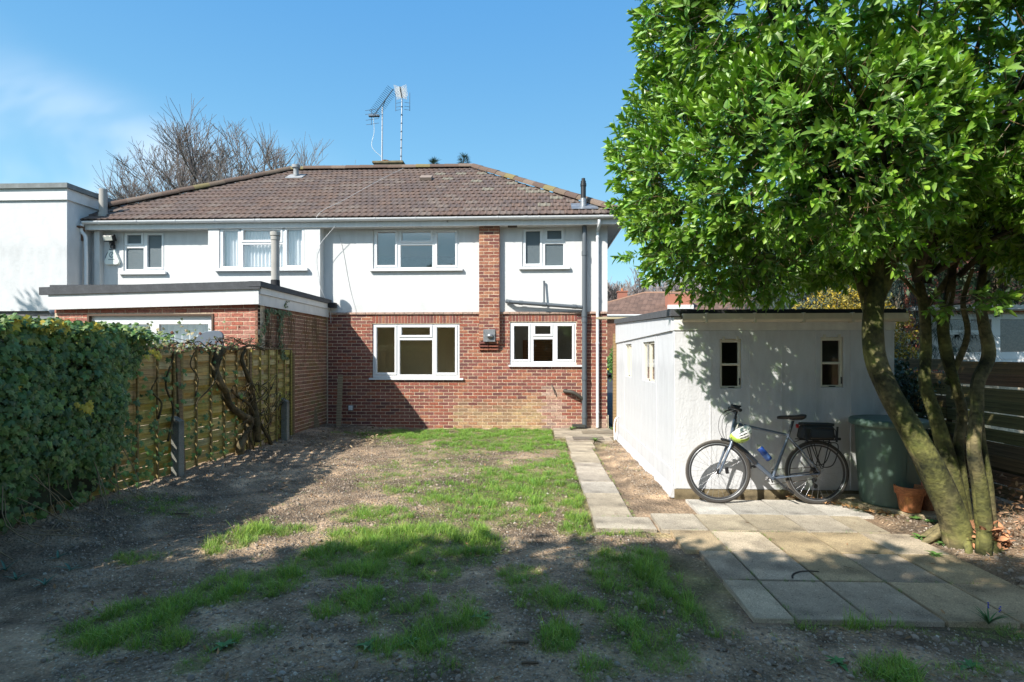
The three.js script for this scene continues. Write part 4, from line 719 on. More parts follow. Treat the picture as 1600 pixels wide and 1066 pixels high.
// ================================================================ wall fittings on the neighbouring half
{
  const a = thing('alarm_box', 'white triangular alarm box with dark round emblem on the white wall', 'alarm box', [-9.99, 3.93, WZ + 0.004]);
  const s = new THREE.Shape(); s.moveTo(-0.06, 0.2); s.quadraticCurveTo(0, 0.25, 0.06, 0.2); s.lineTo(0.17, -0.06); s.quadraticCurveTo(0.17, -0.13, 0.11, -0.135); s.lineTo(-0.11, -0.135); s.quadraticCurveTo(-0.17, -0.13, -0.17, -0.06); s.closePath();
  const cv = document.createElement('canvas'); cv.width = cv.height = 256; const c = cv.getContext('2d'); c.fillStyle = '#dfe3dc'; c.fillRect(0, 0, 256, 256); c.fillStyle = c.strokeStyle = '#1e4a50'; c.lineWidth = 11; c.beginPath(); c.ellipse(128, 100, 38, 42, 0.2, 0.5, 5.6); c.stroke(); c.lineWidth = 13; c.beginPath(); c.moveTo(118, 132); c.quadraticCurveTo(118, 96, 148, 76); c.stroke(); for (let i = 0; i < 6; i++) c.fillRect(72 + i * 20, 168, 14, 15);
  const t = new THREE.CanvasTexture(cv); t.colorSpace = THREE.SRGBColorSpace; t.magFilter = THREE.LinearFilter;
  const q = new THREE.ExtrudeGeometry(s, { depth: 0.05, bevelEnabled: true, bevelSize: 0.008, bevelThickness: 0.012, bevelSegments: 2 }), p = q.attributes.position, uv = q.attributes.uv;
  for (let i = 0; i < p.count; i++) uv.setXY(i, clamp((p.getX(i) + 0.17) / 0.34, 0.02, 0.98), clamp((p.getY(i) + 0.135) / 0.36, 0.02, 0.98));
  part('cover', norm(q), std(C(1, 1, 1), 0.4, { map: t }), a); part('sensor', rbox(0.1, 0.03, 0.05, 0.008), M.greyPlastic, a, { at: [0, 0.21, 0.05] });
  const l = thing('floodlight', 'small black floodlight with sensor above the alarm box', 'floodlight', [-9.98, 4.36, WZ + 0.004]);
  part('housing', xf(rbox(0.25, 0.15, 0.09, 0.012), { rot: [0.35, 0.1, 0], at: [0, 0.03, 0.13] }), M.blackPlastic, l); part('lens', xf(rbox(0.2, 0.11, 0.01, 0.004), { rot: [0.35, 0.1, 0], at: [-0.01, 0.018, 0.182] }), std(C(0.55, 0.56, 0.5), 0.2), l);
  part('bracket', [box(-0.02, -0.12, 0, 0.02, 0.02, 0.12), rbox(0.08, 0.09, 0.08, 0.015)].map((g, i) => (i ? xf(g, { at: [0.01, -0.15, 0.05] }) : g)), M.blackPlastic, l);
  part('cable', tube([[0, -0.18, 0.02], [-0.1, -0.24, 0.01], [-0.18, -0.34, 0.01], [-0.2, -0.5, 0.01]], 0.006, 5, 4), M.blackPlastic, l);
}
{
  const c = thing('garden_chair', 'grey rounded chair back showing above the fence before the extension window', 'chair', [-5.4, 0, -8.9]);
  const s = new THREE.Shape(); s.moveTo(-0.28, 1.35); s.lineTo(0.26, 1.35); s.lineTo(0.26, 1.98); s.quadraticCurveTo(0.24, 2.06, 0.12, 2.06); s.lineTo(0.02, 2.05); s.quadraticCurveTo(-0.2, 2.02, -0.26, 1.8); s.closePath();
  part('backrest', plate(s, -0.02, 0.02, 0.006), std(C(0.1, 0.125, 0.16), 0.5), c); part('seat', rbox(0.55, 0.05, 0.5, 0.015), std(C(0.1, 0.125, 0.16), 0.5), c, { at: [0, 1.33, 0.26] });
  for (const [x, z] of [[-0.24, 0.03], [0.24, 0.03], [-0.24, 0.48], [0.24, 0.48]]) part('leg', cyl([x, 0, z], [x, 1.31, z], 0.02, 0.02, 8), M.galv, c);
}
{
  const g = thing('lean_to', 'low grey slatted lean-to roof with a folded blue-grey cover behind the hedge', 'shelter');
  part('roof_board', [0, 1, 2].map((k) => box(-10.6, 2.18 + k * 0.09, -10.9 - k * 0.02, -7.95 - k * 0.35, 2.24 + k * 0.09, -9.9 - k * 0.3)), std(C(0.16, 0.17, 0.18), 0.7), g);
  part('cover', xf(rbox(0.85, 0.22, 0.5, 0.09, undefined, 3), { at: [-9.05, 2.56, -10.6], rot: [0, 0.1, 0.05] }), std(C(0.075, 0.1, 0.14), 0.4), g);
  for (const x of [-10.2, -8.2]) part('post', box(x, 0, -10.5, x + 0.08, 2.17, -10.42), M.greyPlastic, g);
}

// ================================================================ bicycle, helmet, bag, bottle
const BIKE = { at: [3.116, 0, -6.36], lean: -0.055 };   // rear wheel's foot; x runs to the front with a minus sign
const bikeM = new THREE.Matrix4().compose(V(BIKE.at), new THREE.Quaternion().setFromEuler(new THREE.Euler(BIKE.lean, 0.0, 0)), V(1, 1, 1));
const onBike = (label, name, cat) => { const o = thing(name, label, cat); o.applyMatrix4(bikeM); return o; };
{
  const bike = onBike('grey-blue touring bicycle with disc brakes leaning by the white garage wall', 'bicycle', 'bicycle');
  const k = 0.001368, B = (px, py, z = 0) => [(px - 1205) * k, 0.35 + (690 - py) * k, z];
  const paint = phys(C(0.12, 0.15, 0.2), 0.3, { metalness: 0.4, clearcoat: 0.8, clearcoatRoughness: 0.15 }), dark = phys(C(0.02, 0.022, 0.026), 0.35, { clearcoat: 0.5 });
  const chrome = std(C(0.5, 0.5, 0.52), 0.3, { metalness: 0.9 }), rubber = std(C(0.05, 0.045, 0.04), 0.85), tread = std(C(0.15, 0.13, 0.105), 0.9), black = M.blackPlastic;
  const rear = [0, 0.35, 0], front = B(410, 690), bb = B(850, 738), seatC = B(988, 392), headT = B(556, 262), headB = B(522, 438);
  part('frame', [
    tube([headB, B(560, 480), bb], [0.025, 0.028, 0.026], 12, 5), cyl(seatC, bb, 0.015, 0.018, 12), cyl(B(548, 296), seatC, 0.018, 0.016, 12), cyl(headT, headB, 0.022, 0.024, 12),
    ...[-1, 1].flatMap((s) => [tube([[seatC[0], seatC[1] - 0.02, s * 0.012], [seatC[0] * 0.6, lerp(seatC[1], 0.35, 0.4), s * 0.045], [0.0, 0.36, s * 0.066]], [0.009, 0.008, 0.008], 8, 4), tube([[bb[0] + 0.02, bb[1], s * 0.03], [-0.3, 0.31, s * 0.05], [0.0, 0.345, s * 0.066]], [0.012, 0.01, 0.009], 8, 4)]),
    cyl([bb[0], bb[1], -0.036], [bb[0], bb[1], 0.036], 0.024, 0.024, 14),
  ], paint, bike);
  part('down_tube_panel', tube([[headB[0] + 0.018, headB[1] - 0.02, 0.006], [lerp(headB[0], bb[0], 0.3) + 0.012, lerp(headB[1], bb[1], 0.3), 0.008], [lerp(headB[0], bb[0], 0.6), lerp(headB[1], bb[1], 0.6), 0.008]], [0.029, 0.031, 0.0285], 12, 4), dark, bike);
  // steering: fork, stem, bar, turned a little
  const steer = -0.08;
  part('fork', [...[-1, 1].map((s) => tube([[headB[0], headB[1] - 0.01, s * 0.03], [lerp(headB[0], front[0], 0.3), lerp(headB[1], front[1], 0.3), s * 0.056], [front[0], front[1] - 0.01, s * 0.058]], [0.02, 0.016, 0.009], 10, 4)), cyl([headB[0], headB[1], -0.04], [headB[0], headB[1], 0.04], 0.022, 0.022, 12)], paint, bike);
  const wheel = (c, turn, disc, cass) => {
    const w = part('wheel', xf(norm(new THREE.TorusGeometry(0.3, 0.011, 8, 64)), { scale: [1, 1, 1.4] }), std(C(0.03, 0.03, 0.033), 0.35), bike, { at: c, rot: [0, turn, 0] });
    part('tyre', norm(new THREE.TorusGeometry(0.333, 0.0185, 10, 72)), rubber, w);
    part('tyre_tread', norm(new THREE.TorusGeometry(0.3425, 0.0125, 8, 72)), tread, w);
    part('rim', [norm(new THREE.TorusGeometry(0.312, 0.006, 6, 64)).translate(0, 0, 0.012), norm(new THREE.TorusGeometry(0.312, 0.006, 6, 64)).translate(0, 0, -0.012)], std(C(0.32, 0.33, 0.34), 0.35, { metalness: 0.7 }), w);
    for (let i = 0; i < 28; i++) { const a = i / 28 * Math.PI * 2, h = a + (i % 2 ? 0.9 : -0.9), s = i % 4 < 2 ? 0.03 : -0.03; part('spoke', cyl([Math.cos(h) * 0.024, Math.sin(h) * 0.024, s], [Math.cos(a) * 0.3, Math.sin(a) * 0.3, 0], 0.0012, 0.0012, 5), chrome, w); }
    part('hub', [cyl([0, 0, -0.05], [0, 0, 0.05], 0.016, 0.016, 12), cyl([0, 0, 0.026], [0, 0, 0.032], 0.028, 0.028, 14), cyl([0, 0, -0.032], [0, 0, -0.026], 0.028, 0.028, 14)], black, w);
    const dg = new THREE.RingGeometry(0.055, 0.08, 40, 1), ds = new THREE.Shape(); ds.absarc(0, 0, 0.081, 0, 6.3, false); const hh = new THREE.Path(); hh.absarc(0, 0, 0.06, 0, 6.3, true); ds.holes.push(hh);
    for (let i = 0; i < 18; i++) { const p = new THREE.Path(), a = i / 18 * 6.283; p.absarc(Math.cos(a) * 0.0705, Math.sin(a) * 0.0705, 0.0045, 0, 6.3, true); ds.holes.push(p); }
    part('brake_disc', [plate(ds, disc, disc + 0.002), ...[0, 1, 2, 3, 4, 5].map((i) => cyl([Math.cos(i * 1.047) * 0.02, Math.sin(i * 1.047) * 0.02, disc], [Math.cos(i * 1.047 + 0.5) * 0.062, Math.sin(i * 1.047 + 0.5) * 0.062, disc], 0.004, 0.004, 6))], chrome, w);
    if (cass) part('cassette', [0, 1, 2, 3, 4, 5, 6].map((i) => cyl([0, 0, -0.03 - i * 0.005], [0, 0, -0.033 - i * 0.005], 0.062 - i * 0.006, 0.062 - i * 0.006, 24)), std(C(0.3, 0.26, 0.2), 0.4, { metalness: 0.8 }), w);
    return w;
  };
  wheel(front, steer, 0.042, false); wheel(rear, 0, 0.046, true);
  part('brake_caliper', [xf(rbox(0.035, 0.075, 0.03, 0.008), { at: [front[0] + 0.085, front[1] + 0.02, 0.05], rot: [0, 0, 0.1] })], black, bike);
  part('brake_caliper', [xf(rbox(0.05, 0.04, 0.03, 0.008), { at: [-0.06, 0.39, 0.055] })], black, bike);
  part('mudguard', xf(norm(new THREE.TorusGeometry(0.362, 0.018, 6, 30, 1.35)), { scale: [1, 1, 1.3], rot: [0, 0, 0.1], at: front }), dark, bike);
  part('stem', [cyl(headT, B(572, 190), 0.017, 0.016, 12), cyl(B(572, 195), B(545, 178), 0.017, 0.017, 12)], dark, bike);
  const bar = B(545, 178);
  part('handlebar', [cyl([bar[0] + 0.035, bar[1], -0.25], [bar[0] - 0.02, bar[1], 0.27], 0.0125, 0.0125, 10)], dark, bike);
  for (const s of [-1, 1]) {
    const e = s < 0 ? [bar[0] + 0.035, bar[1], -0.26] : [bar[0] - 0.02, bar[1], 0.28];
    part('grip', [cyl([e[0], e[1], e[2]], [e[0] + 0.012, e[1], e[2] - s * 0.12], 0.019, 0.018, 12), tube([e, [e[0] - 0.05, e[1] + 0.025, e[2] - s * 0.005], [e[0] - 0.09, e[1] + 0.045, e[2] - s * 0.02]], 0.012, 8, 3)], black, bike);
    part('brake_lever', tube([[e[0] + 0.01, e[1] - 0.005, e[2] - s * 0.13], [e[0] - 0.04, e[1] - 0.02, e[2] - s * 0.11], [e[0] - 0.055, e[1] - 0.035, e[2] - s * 0.03]], [0.012, 0.007, 0.006], 8, 4), black, bike);
    part('cable', tube([[e[0] - 0.03, e[1] - 0.01, e[2] - s * 0.12], [e[0] - 0.13, e[1] - 0.08, e[2] * 0.5], [headT[0] - 0.16, headT[1] - 0.13, s * 0.06], [headT[0] - 0.1, headT[1] - 0.24, s * 0.03], [headB[0] + 0.01, headB[1] + 0.02, s * 0.024]], 0.0028, 5, 8), black, bike);
  }
  part('front_lamp', [cyl([bar[0] + 0.05, bar[1] + 0.02, 0.05], [bar[0] - 0.04, bar[1] + 0.035, 0.05], 0.02, 0.024, 12), rbox(0.07, 0.02, 0.05, 0.006).translate(bar[0] + 0.06, bar[1] + 0.03, -0.03)], black, bike);
  part('seat_post', cyl(seatC, B(1030, 262), 0.0145, 0.0145, 12), dark, bike);
  { // saddle: lofted rows from nose to tail
    const rows = [[-0.385, 0.018, 0.985, 0.02], [-0.36, 0.026, 0.99, 0.028], [-0.28, 0.034, 0.992, 0.034], [-0.2, 0.055, 0.99, 0.04], [-0.13, 0.078, 0.996, 0.05], [-0.1, 0.074, 1.002, 0.045], [-0.085, 0.05, 1.0, 0.03]], n = 12, pos = [], idx = [];
    rows.forEach(([x, w, y, h]) => { for (let i = 0; i <= n; i++) { const a = i / n * Math.PI * 2; const q = Math.sin(a); pos.push(x, y + (q > 0 ? q * 0.012 : q * h) - 0.0, Math.cos(a) * w); } });
    for (let r = 0; r < rows.length - 1; r++) for (let i = 0; i < n; i++) { const a = r * (n + 1) + i, b = a + n + 1; idx.push(a, b, a + 1, a + 1, b, b + 1); }
    for (const r of [0, rows.length - 1]) for (let i = 1; i < n - 1; i++) { const a = r * (n + 1); r ? idx.push(a, a + i, a + i + 1) : idx.push(a, a + i + 1, a + i); }
    const g = new THREE.BufferGeometry(); g.setAttribute('position', new THREE.Float32BufferAttribute(pos, 3)); g.setIndex(idx); g.computeVertexNormals();
    part('saddle', norm(g), std(C(0.018, 0.018, 0.02), 0.5), bike, { rot: [0, 0, 0.03], at: [0, -0.012, 0] });
    for (const s of [-1, 1]) part('saddle_rail', tube([[-0.34, 0.965, s * 0.012], [-0.27, 0.93, s * 0.022], [-0.2, 0.93, s * 0.024], [-0.11, 0.96, s * 0.04]], 0.004, 6, 4), chrome, bike);
  }
  part('rear_lamp', rbox(0.03, 0.045, 0.03, 0.008), std(C(0.35, 0.02, 0.015), 0.3), bike, { at: [-0.2, 0.865, 0] });
  // cranks, pedals, chain
  const cs = new THREE.Shape(); cs.absarc(0, 0, 0.085, 0, 6.3, false); const ch = new THREE.Path(); ch.absarc(0, 0, 0.06, 0, 6.3, true); cs.holes.push(ch);
  const ring = part('chainring', [plate(cs, -0.052, -0.048), ...[0, 1, 2, 3, 4].map((i) => cyl([0, 0, -0.05], [Math.cos(i * 1.257) * 0.068, Math.sin(i * 1.257) * 0.068, -0.05], 0.008, 0.006, 6))], dark, bike, { at: bb });
  for (const s of [-1, 1]) {
    const a = s > 0 ? -0.72 : -0.72 + Math.PI, tip = [bb[0] + Math.cos(a) * 0.17, bb[1] + Math.sin(a) * 0.17, s * 0.075];
    part('crank', tube([[bb[0], bb[1], s * 0.055], [lerp(bb[0], tip[0], 0.5), lerp(bb[1], tip[1], 0.5), s * 0.066], tip], [0.014, 0.011, 0.012], 8, 4), dark, bike);
    part('pedal', [xf(rbox(0.095, 0.018, 0.018, 0.004), { at: [0, 0, 0.03] }), xf(rbox(0.095, 0.018, 0.018, 0.004), { at: [0, 0, -0.03] }), rbox(0.02, 0.02, 0.08, 0.005)].map((g) => g), black, bike, { at: [tip[0], tip[1], s * 0.125], rot: [0, 0, s > 0 ? -0.75 : 0.2] });
  }
  part('chain', [cyl([bb[0], bb[1] + 0.084, -0.05], [0, 0.35 + 0.05, -0.05], 0.004, 0.004, 5), cyl([bb[0], bb[1] - 0.084, -0.05], [0.02, 0.27, -0.05], 0.004, 0.004, 5)], std(C(0.12, 0.1, 0.08), 0.5, { metalness: 0.6 }), bike);
  part('derailleur', [tube([[0.005, 0.335, -0.07], [0.02, 0.29, -0.075], [-0.01, 0.25, -0.065], [0.005, 0.19, -0.055]], 0.012, 8, 4), cyl([0.005, 0.19, -0.06], [0.005, 0.19, -0.045], 0.026, 0.026, 14), cyl([0.0, 0.26, -0.06], [0.0, 0.26, -0.045], 0.026, 0.026, 14)], dark, bike);
  part('bottle_cage', [tube([[-0.625, 0.5, 0.0], [-0.56, 0.49, 0.0], [-0.49, 0.42, 0], [-0.47, 0.385, 0]], 0.004, 6, 4), tube([[-0.52, 0.36, 0.02], [-0.48, 0.43, 0.035], [-0.46, 0.49, 0.0], [-0.49, 0.43, -0.03]], 0.0035, 6, 4), tube([B(840, 660, 0), B(850, 590, 0.02), B(880, 600, 0.02), B(860, 650, 0)], 0.003, 6, 4)], chrome, bike);
  // rack
  const RT = 0.715;
  part('rack', [
    ...[-1, 1].flatMap((s) => [cyl([-0.2, RT, s * 0.055], [0.2, RT, s * 0.055], 0.006, 0.006, 8), tube([[-0.09, RT - 0.02, s * 0.06], [-0.045, 0.55, s * 0.075], [0.0, 0.43, s * 0.08], [0.015, 0.4, s * 0.075]], 0.0055, 6, 4), tube([[0.12, RT, s * 0.06], [0.07, 0.55, s * 0.078], [0.03, 0.4, s * 0.075]], 0.0055, 6, 4), tube([[-0.06, RT, s * 0.06], [0.02, 0.43, s * 0.08], [0.08, 0.42, s * 0.085], [0.14, 0.45, s * 0.085], [0.205, 0.64, s * 0.075], [0.19, 0.68, s * 0.07], [0.1, 0.685, s * 0.065]], 0.0055, 6, 5)]),
    ...[-0.18, -0.05, 0.08, 0.19].map((x) => cyl([x, RT, -0.055], [x, RT, 0.055], 0.005, 0.005, 6)),
    tube([[-0.19, RT, 0.04], [-0.25, 0.69, 0.03], [-0.285, 0.735, 0.016]], 0.004, 6, 3),
    tube([[-0.11, RT, 0.09], [-0.1, 0.8, 0.1], [-0.075, 0.842, 0.1], [0.13, 0.848, 0.1], [0.165, 0.83, 0.1], [0.165, 0.72, 0.095]], 0.0045, 6, 5),
  ], M.blackPlastic, bike);

  const bag = onBike('black box-shaped rack bag strapped over the rear wheel of the bicycle', 'rack_bag', 'bag');
  const cloth = std(C(0.022, 0.024, 0.026), 0.75, { bumpMap: rep(T.rough, 4), bumpScale: 0.002 });
  const bg = new RoundedBoxGeometry(0.375, 0.155, 0.17, 4, 0.035), bp = bg.attributes.position;
  for (let i = 0; i < bp.count; i++) { const y = bp.getY(i), x = bp.getX(i); bp.setX(i, x * (1 - (y + 0.08) * 0.5) - (x < 0 ? (y + 0.08) * -0.1 : 0)); bp.setZ(i, bp.getZ(i) * (1 - (y + 0.08) * 0.7) + 0.004 * Math.sin(x * 40 + y * 30)); }
  bg.computeVertexNormals(); part('body', norm(boxUV(bg)), cloth, bag, { at: [0.0, 0.798, 0] });
  part('lid', xf(rbox(0.345, 0.035, 0.13, 0.014, undefined, 3), { at: [0.01, 0.885, 0], rot: [0, 0, -0.015] }), cloth, bag);
  part('side_pocket', xf(rbox(0.25, 0.1, 0.03, 0.012, undefined, 2), { at: [0.03, 0.782, 0.08], rot: [-0.1, 0, 0] }), phys(C(0.016, 0.017, 0.019), 0.3, { clearcoat: 0.3 }), bag);
  for (const x of [-0.15, 0.19]) part('strap', [xf(box(-0.011, -0.09, -0.002, 0.011, 0.08, 0.002), { at: [x, 0.785, 0.088], rot: [-0.12, 0, x < 0 ? 0.1 : -0.15] }), xf(rbox(0.035, 0.03, 0.02, 0.006), { at: [x + 0.02, 0.73, 0.09] })], M.blackPlastic, bag);

  const bottle = onBike('blue water bottle with pale cap held on the bicycle down tube', 'water_bottle', 'bottle');
  const q = (g) => xf(g, { rot: [0, 0, 0.69], at: [-0.578, 0.565, 0.0] });
  const lathe = (p) => norm(new THREE.LatheGeometry(p.map((v) => new THREE.Vector2(...v)), 20));
  part('body', q(lathe([[0, -0.1], [0.034, -0.1], [0.036, -0.09], [0.036, 0.0], [0.033, 0.012], [0.033, 0.03], [0.036, 0.04], [0.036, 0.06], [0.03, 0.074], [0, 0.074]])), phys(C(0.02, 0.07, 0.33), 0.4, { clearcoat: 0.3 }), bottle);
  part('cap', q(lathe([[0.031, 0.074], [0.031, 0.094], [0.014, 0.1], [0.012, 0.118], [0, 0.12]])), std(C(0.5, 0.5, 0.46), 0.5), bottle);
  part('print', q(cyl([0, -0.075, 0], [0, -0.02, 0], 0.0366, 0.0366, 20, undefined, true)), std(C(0.1, 0.2, 0.55), 0.5), bottle);

  // helmet hung by its straps over the stem
  const hel = onBike('white and lime cycling helmet hung from the handlebar', 'cycling_helmet', 'helmet');
  const HC = [-0.862, 0.79, 0.1], ht = { at: HC, rot: [-0.6, -0.1, -2.7] };
  const vents = (x, y, z) => { const a = Math.atan2(z, y), w = Math.abs(((a * 3.3 + 10.5) % 1) - 0.5); return w < 0.17 && Math.abs(x) < 0.085 && Math.abs(a) < 1.25 && Math.abs(Math.sin(x * 26 + 1)) > 0.35; };
  const shell = (r, drop, white) => {
    const g = new THREE.SphereGeometry(1, 44, 26, 0, Math.PI * 2, 0, Math.PI * 0.56).toNonIndexed(), p = g.attributes.position, out = [], col = [];
    for (let i = 0; i < p.count; i += 3) {
      const cx = (p.getX(i) + p.getX(i + 1) + p.getX(i + 2)) / 3 * r[0], cy = (p.getY(i) + p.getY(i + 1) + p.getY(i + 2)) / 3 * r[1], cz = (p.getZ(i) + p.getZ(i + 1) + p.getZ(i + 2)) / 3 * r[2];
      if (drop && vents(cx, cy, cz)) continue;
      for (let k = 0; k < 3; k++) { const x = p.getX(i + k), y = p.getY(i + k), z = p.getZ(i + k); out.push(x * r[0], y * r[1] + (x > 0.6 ? -0.012 * (x - 0.6) : 0), z * r[2]); const w = Math.abs(z) > 0.45 || x < -0.2 ? white : C(0.5, 0.7, 0.1); col.push(w.r, w.g, w.b); }
    }
    const q2 = new THREE.BufferGeometry(); q2.setAttribute('position', new THREE.Float32BufferAttribute(out, 3)); q2.setAttribute('color', new THREE.Float32BufferAttribute(col, 3)); q2.computeVertexNormals(); return norm(q2);
  };
  part('shell', xf(shell([0.128, 0.112, 0.1], true, C(0.72, 0.72, 0.7)), ht), phys(C(1, 1, 1), 0.3, { vertexColors: true, clearcoat: 0.5, side: THREE.DoubleSide }), hel);
  part('liner', xf(shell([0.117, 0.1, 0.089], false, C(0.06, 0.06, 0.05)), ht), std(C(0.5, 0.5, 0.5), 0.9, { vertexColors: true, side: THREE.DoubleSide }), hel);
  part('rim', xf(norm(new THREE.TorusGeometry(1, 0.05, 8, 40)), { scale: [0.13, 0.1, 0.13] }).rotateX(Math.PI / 2).applyMatrix4(new THREE.Matrix4().compose(V(HC), new THREE.Quaternion().setFromEuler(new THREE.Euler(...ht.rot)), V(1, 1, 0.76))), std(C(0.55, 0.75, 0.12), 0.4), hel);
  for (const s of [0, 1]) part('strap', tube([[-0.9 + s * 0.1, 0.84, 0.09], [-0.872 + s * 0.03, 0.92, 0.07], [-0.87 + s * 0.01, 0.985, 0.03]], 0.0045, 5, 4), std(C(0.6, 0.58, 0.5), 0.8), hel);
}

// ================================================================ television aerials on the chimney
{
  const steel = std(C(0.4, 0.42, 0.45), 0.4, { metalness: 0.6 }), alu = std(C(0.7, 0.68, 0.62), 0.4, { metalness: 0.3 }), dk = std(C(0.06, 0.09, 0.13), 0.5);
  const a = thing('tv_aerial', 'lower rooftop television aerial with a long slanting toothed boom', 'aerial');
  const m0 = onZ(596.5, 256, -17), m1 = onZ(597.5, 168, -17), b0 = onZ(583.5, 181, -17), b1 = onZ(614.5, 139, -16.5);
  part('mast', cyl([m0[0], m0[1] - 0.3, -17], m1, 0.026, 0.022, 8), steel, a);
  part('boom', cyl(b0, b1, 0.014, 0.014, 6), dk, a);
  part('brace', cyl(m1, V(b0).lerp(V(b1), 0.62).toArray(), 0.012, 0.012, 6), dk, a);
  for (let i = 1; i < 18; i++) { const p = V(b0).lerp(V(b1), i / 17.5); part('element', cyl([p.x - 0.13, p.y + 0.07, p.z + 0.12], [p.x + 0.1, p.y - 0.055, p.z - 0.12], 0.006, 0.006, 4), dk, a); }
  part('reflector', [[-0.3, 0.18], [-0.3, 0.06], [-0.28, -0.12], [-0.26, -0.26]].map(([x, y]) => cyl([b0[0] + x * 0.9 - 0.02, b0[1] + y + 0.03, -17.1], [b0[0] + 0.22, b0[1] + y - 0.05, -16.8], 0.007, 0.007, 4)).concat([cyl([b0[0] - 0.06, b0[1] + 0.2, -17], [b0[0] - 0.06, b0[1] - 0.28, -17], 0.009, 0.009, 5)]), dk, a);
  part('dipole', [rbox(0.34, 0.07, 0.1, 0.02).translate(b0[0] + 0.02, b0[1], -17)], dk, a);
  part('cable', tube([[b0[0], b0[1] - 0.05, -17], [b0[0] + 0.02, b0[1] - 0.5, -17], [b0[0] - 0.05, b0[1] - 0.95, -17], [m0[0], m0[1] + 0.2, -17]], 0.007, 4, 5), alu, a);
  const c = thing('tv_aerial', 'taller rooftop television aerial with a bristling pale head seen end on', 'aerial');
  const n0 = onZ(626.3, 258, -17), n1 = onZ(628, 155, -17), h0 = onZ(628, 153, -17), h1 = onZ(624.8, 135.5, -15.9);
  part('mast', cyl([n0[0], n0[1] - 0.4, -17], n1, 0.026, 0.022, 8), steel, c);
  for (let i = 0; i < 8; i++) { const p = V(n0).lerp(V(n1), i / 8); part('band', cyl([p.x, p.y, p.z], [p.x, p.y + 0.03, p.z], 0.031, 0.031, 8), dk, c); }
  part('boom', cyl(h0, h1, 0.016, 0.016, 6), dk, c);
  for (let i = 0; i < 14; i++) for (const s of [-1, 1]) { const p = V(h0).lerp(V(h1), i / 13.5); part('element', [cyl(p.toArray(), [p.x + s * 0.19, p.y + 0.07, p.z], 0.006, 0.005, 4), cyl(p.toArray(), [p.x + s * 0.16, p.y - 0.05, p.z], 0.006, 0.005, 4)], alu, c); }
  for (const s of [-1, 1]) part('reflector', [cyl([h0[0] + s * 0.22, h0[1] + 0.2, -17.1], [h0[0] + s * 0.22, h0[1] - 0.36, -17.1], 0.009, 0.009, 5), ...[-0.34, -0.24, -0.12].map((y) => cyl([h0[0] + s * 0.05, h0[1] + y + 0.03, -17.1], [h0[0] + s * 0.23, h0[1] + y, -17.1], 0.006, 0.006, 4))], dk, c);
}

// ================================================================ foliage
function mottle(g, a, b, f = 3, c) {                   // colours a surface in patches from its own place
  const p = g.attributes.position, col = new Float32Array(p.count * 3), q = new THREE.Color();
  for (let i = 0; i < p.count; i++) { const x = p.getX(i), y = p.getY(i), z = p.getZ(i), t = fbm(x * f + z * f * 0.7 + 20, y * f * 0.6 + z * f * 0.4, 4); q.copy(a).lerp(b, step(0.36, 0.62, t)); if (c && noise2(x * 11 + z * 7, y * 9) > 0.78) q.lerp(c, 0.7); col[i * 3] = q.r; col[i * 3 + 1] = q.g; col[i * 3 + 2] = q.b; }
  g.setAttribute('color', new THREE.BufferAttribute(col, 3));
  return g;
}
// a spray of laurel: leaves round a short twig that runs along +z
function sprayLeaves(n, L, base, young) {
  const out = [];
  for (let i = 0; i < n; i++) {
    const t = i / (n - 1), a = i * 2.4 + R(-0.3, 0.3), open = lerp(1.25, 0.35, t) + R(-0.15, 0.15), d = V(Math.cos(a) * Math.sin(open), Math.sin(a) * Math.sin(open) * 0.8, Math.cos(open));
    const col = base.clone().lerp(young, t * t * R(0.3, 1)).multiplyScalar(R(0.72, 1.22));
    const g = leafGeo(L * R(0.6, 1.2) * (t > 0.85 ? 0.7 : 1), L * R(0.27, 0.38), { fold: R(0.15, 0.4), curl: R(-0.05, 0.25), color: col, tip: col.clone().multiplyScalar(1.12) });
    const z = d.clone().normalize(), y = V(0, 0.25, 1).addScaledVector(z, -z.dot(V(0, 0.25, 1))).normalize(), x = y.clone().cross(z);
    out.push([g, mat4(V(0, 0, t * L * 1.1), new THREE.Quaternion().setFromRotationMatrix(new THREE.Matrix4().makeBasis(x, y, z)).multiply(new THREE.Quaternion().setFromAxisAngle(V(0, 0, 1), R(-0.6, 0.6))))]);
  }
  return out;
}
const bake = (list, stem) => mergeGeometries([...list.map(([g, m]) => g.clone().applyMatrix4(m)), ...(stem ? [stem] : [])]);
const LB = C(0.12, 0.27, 0.021), LY = C(0.3, 0.46, 0.036);
const sprays = [0, 1, 2, 3].map(() => sprayLeaves(10, 0.098, LB, LY));
const sprayStem = cyl([0, 0, -0.12], [0, 0, 0.11], 0.0035, 0.002, 4, C(0.16, 0.1, 0.03));
const sprayGeos = sprays.map((s) => bake(s, sprayStem));

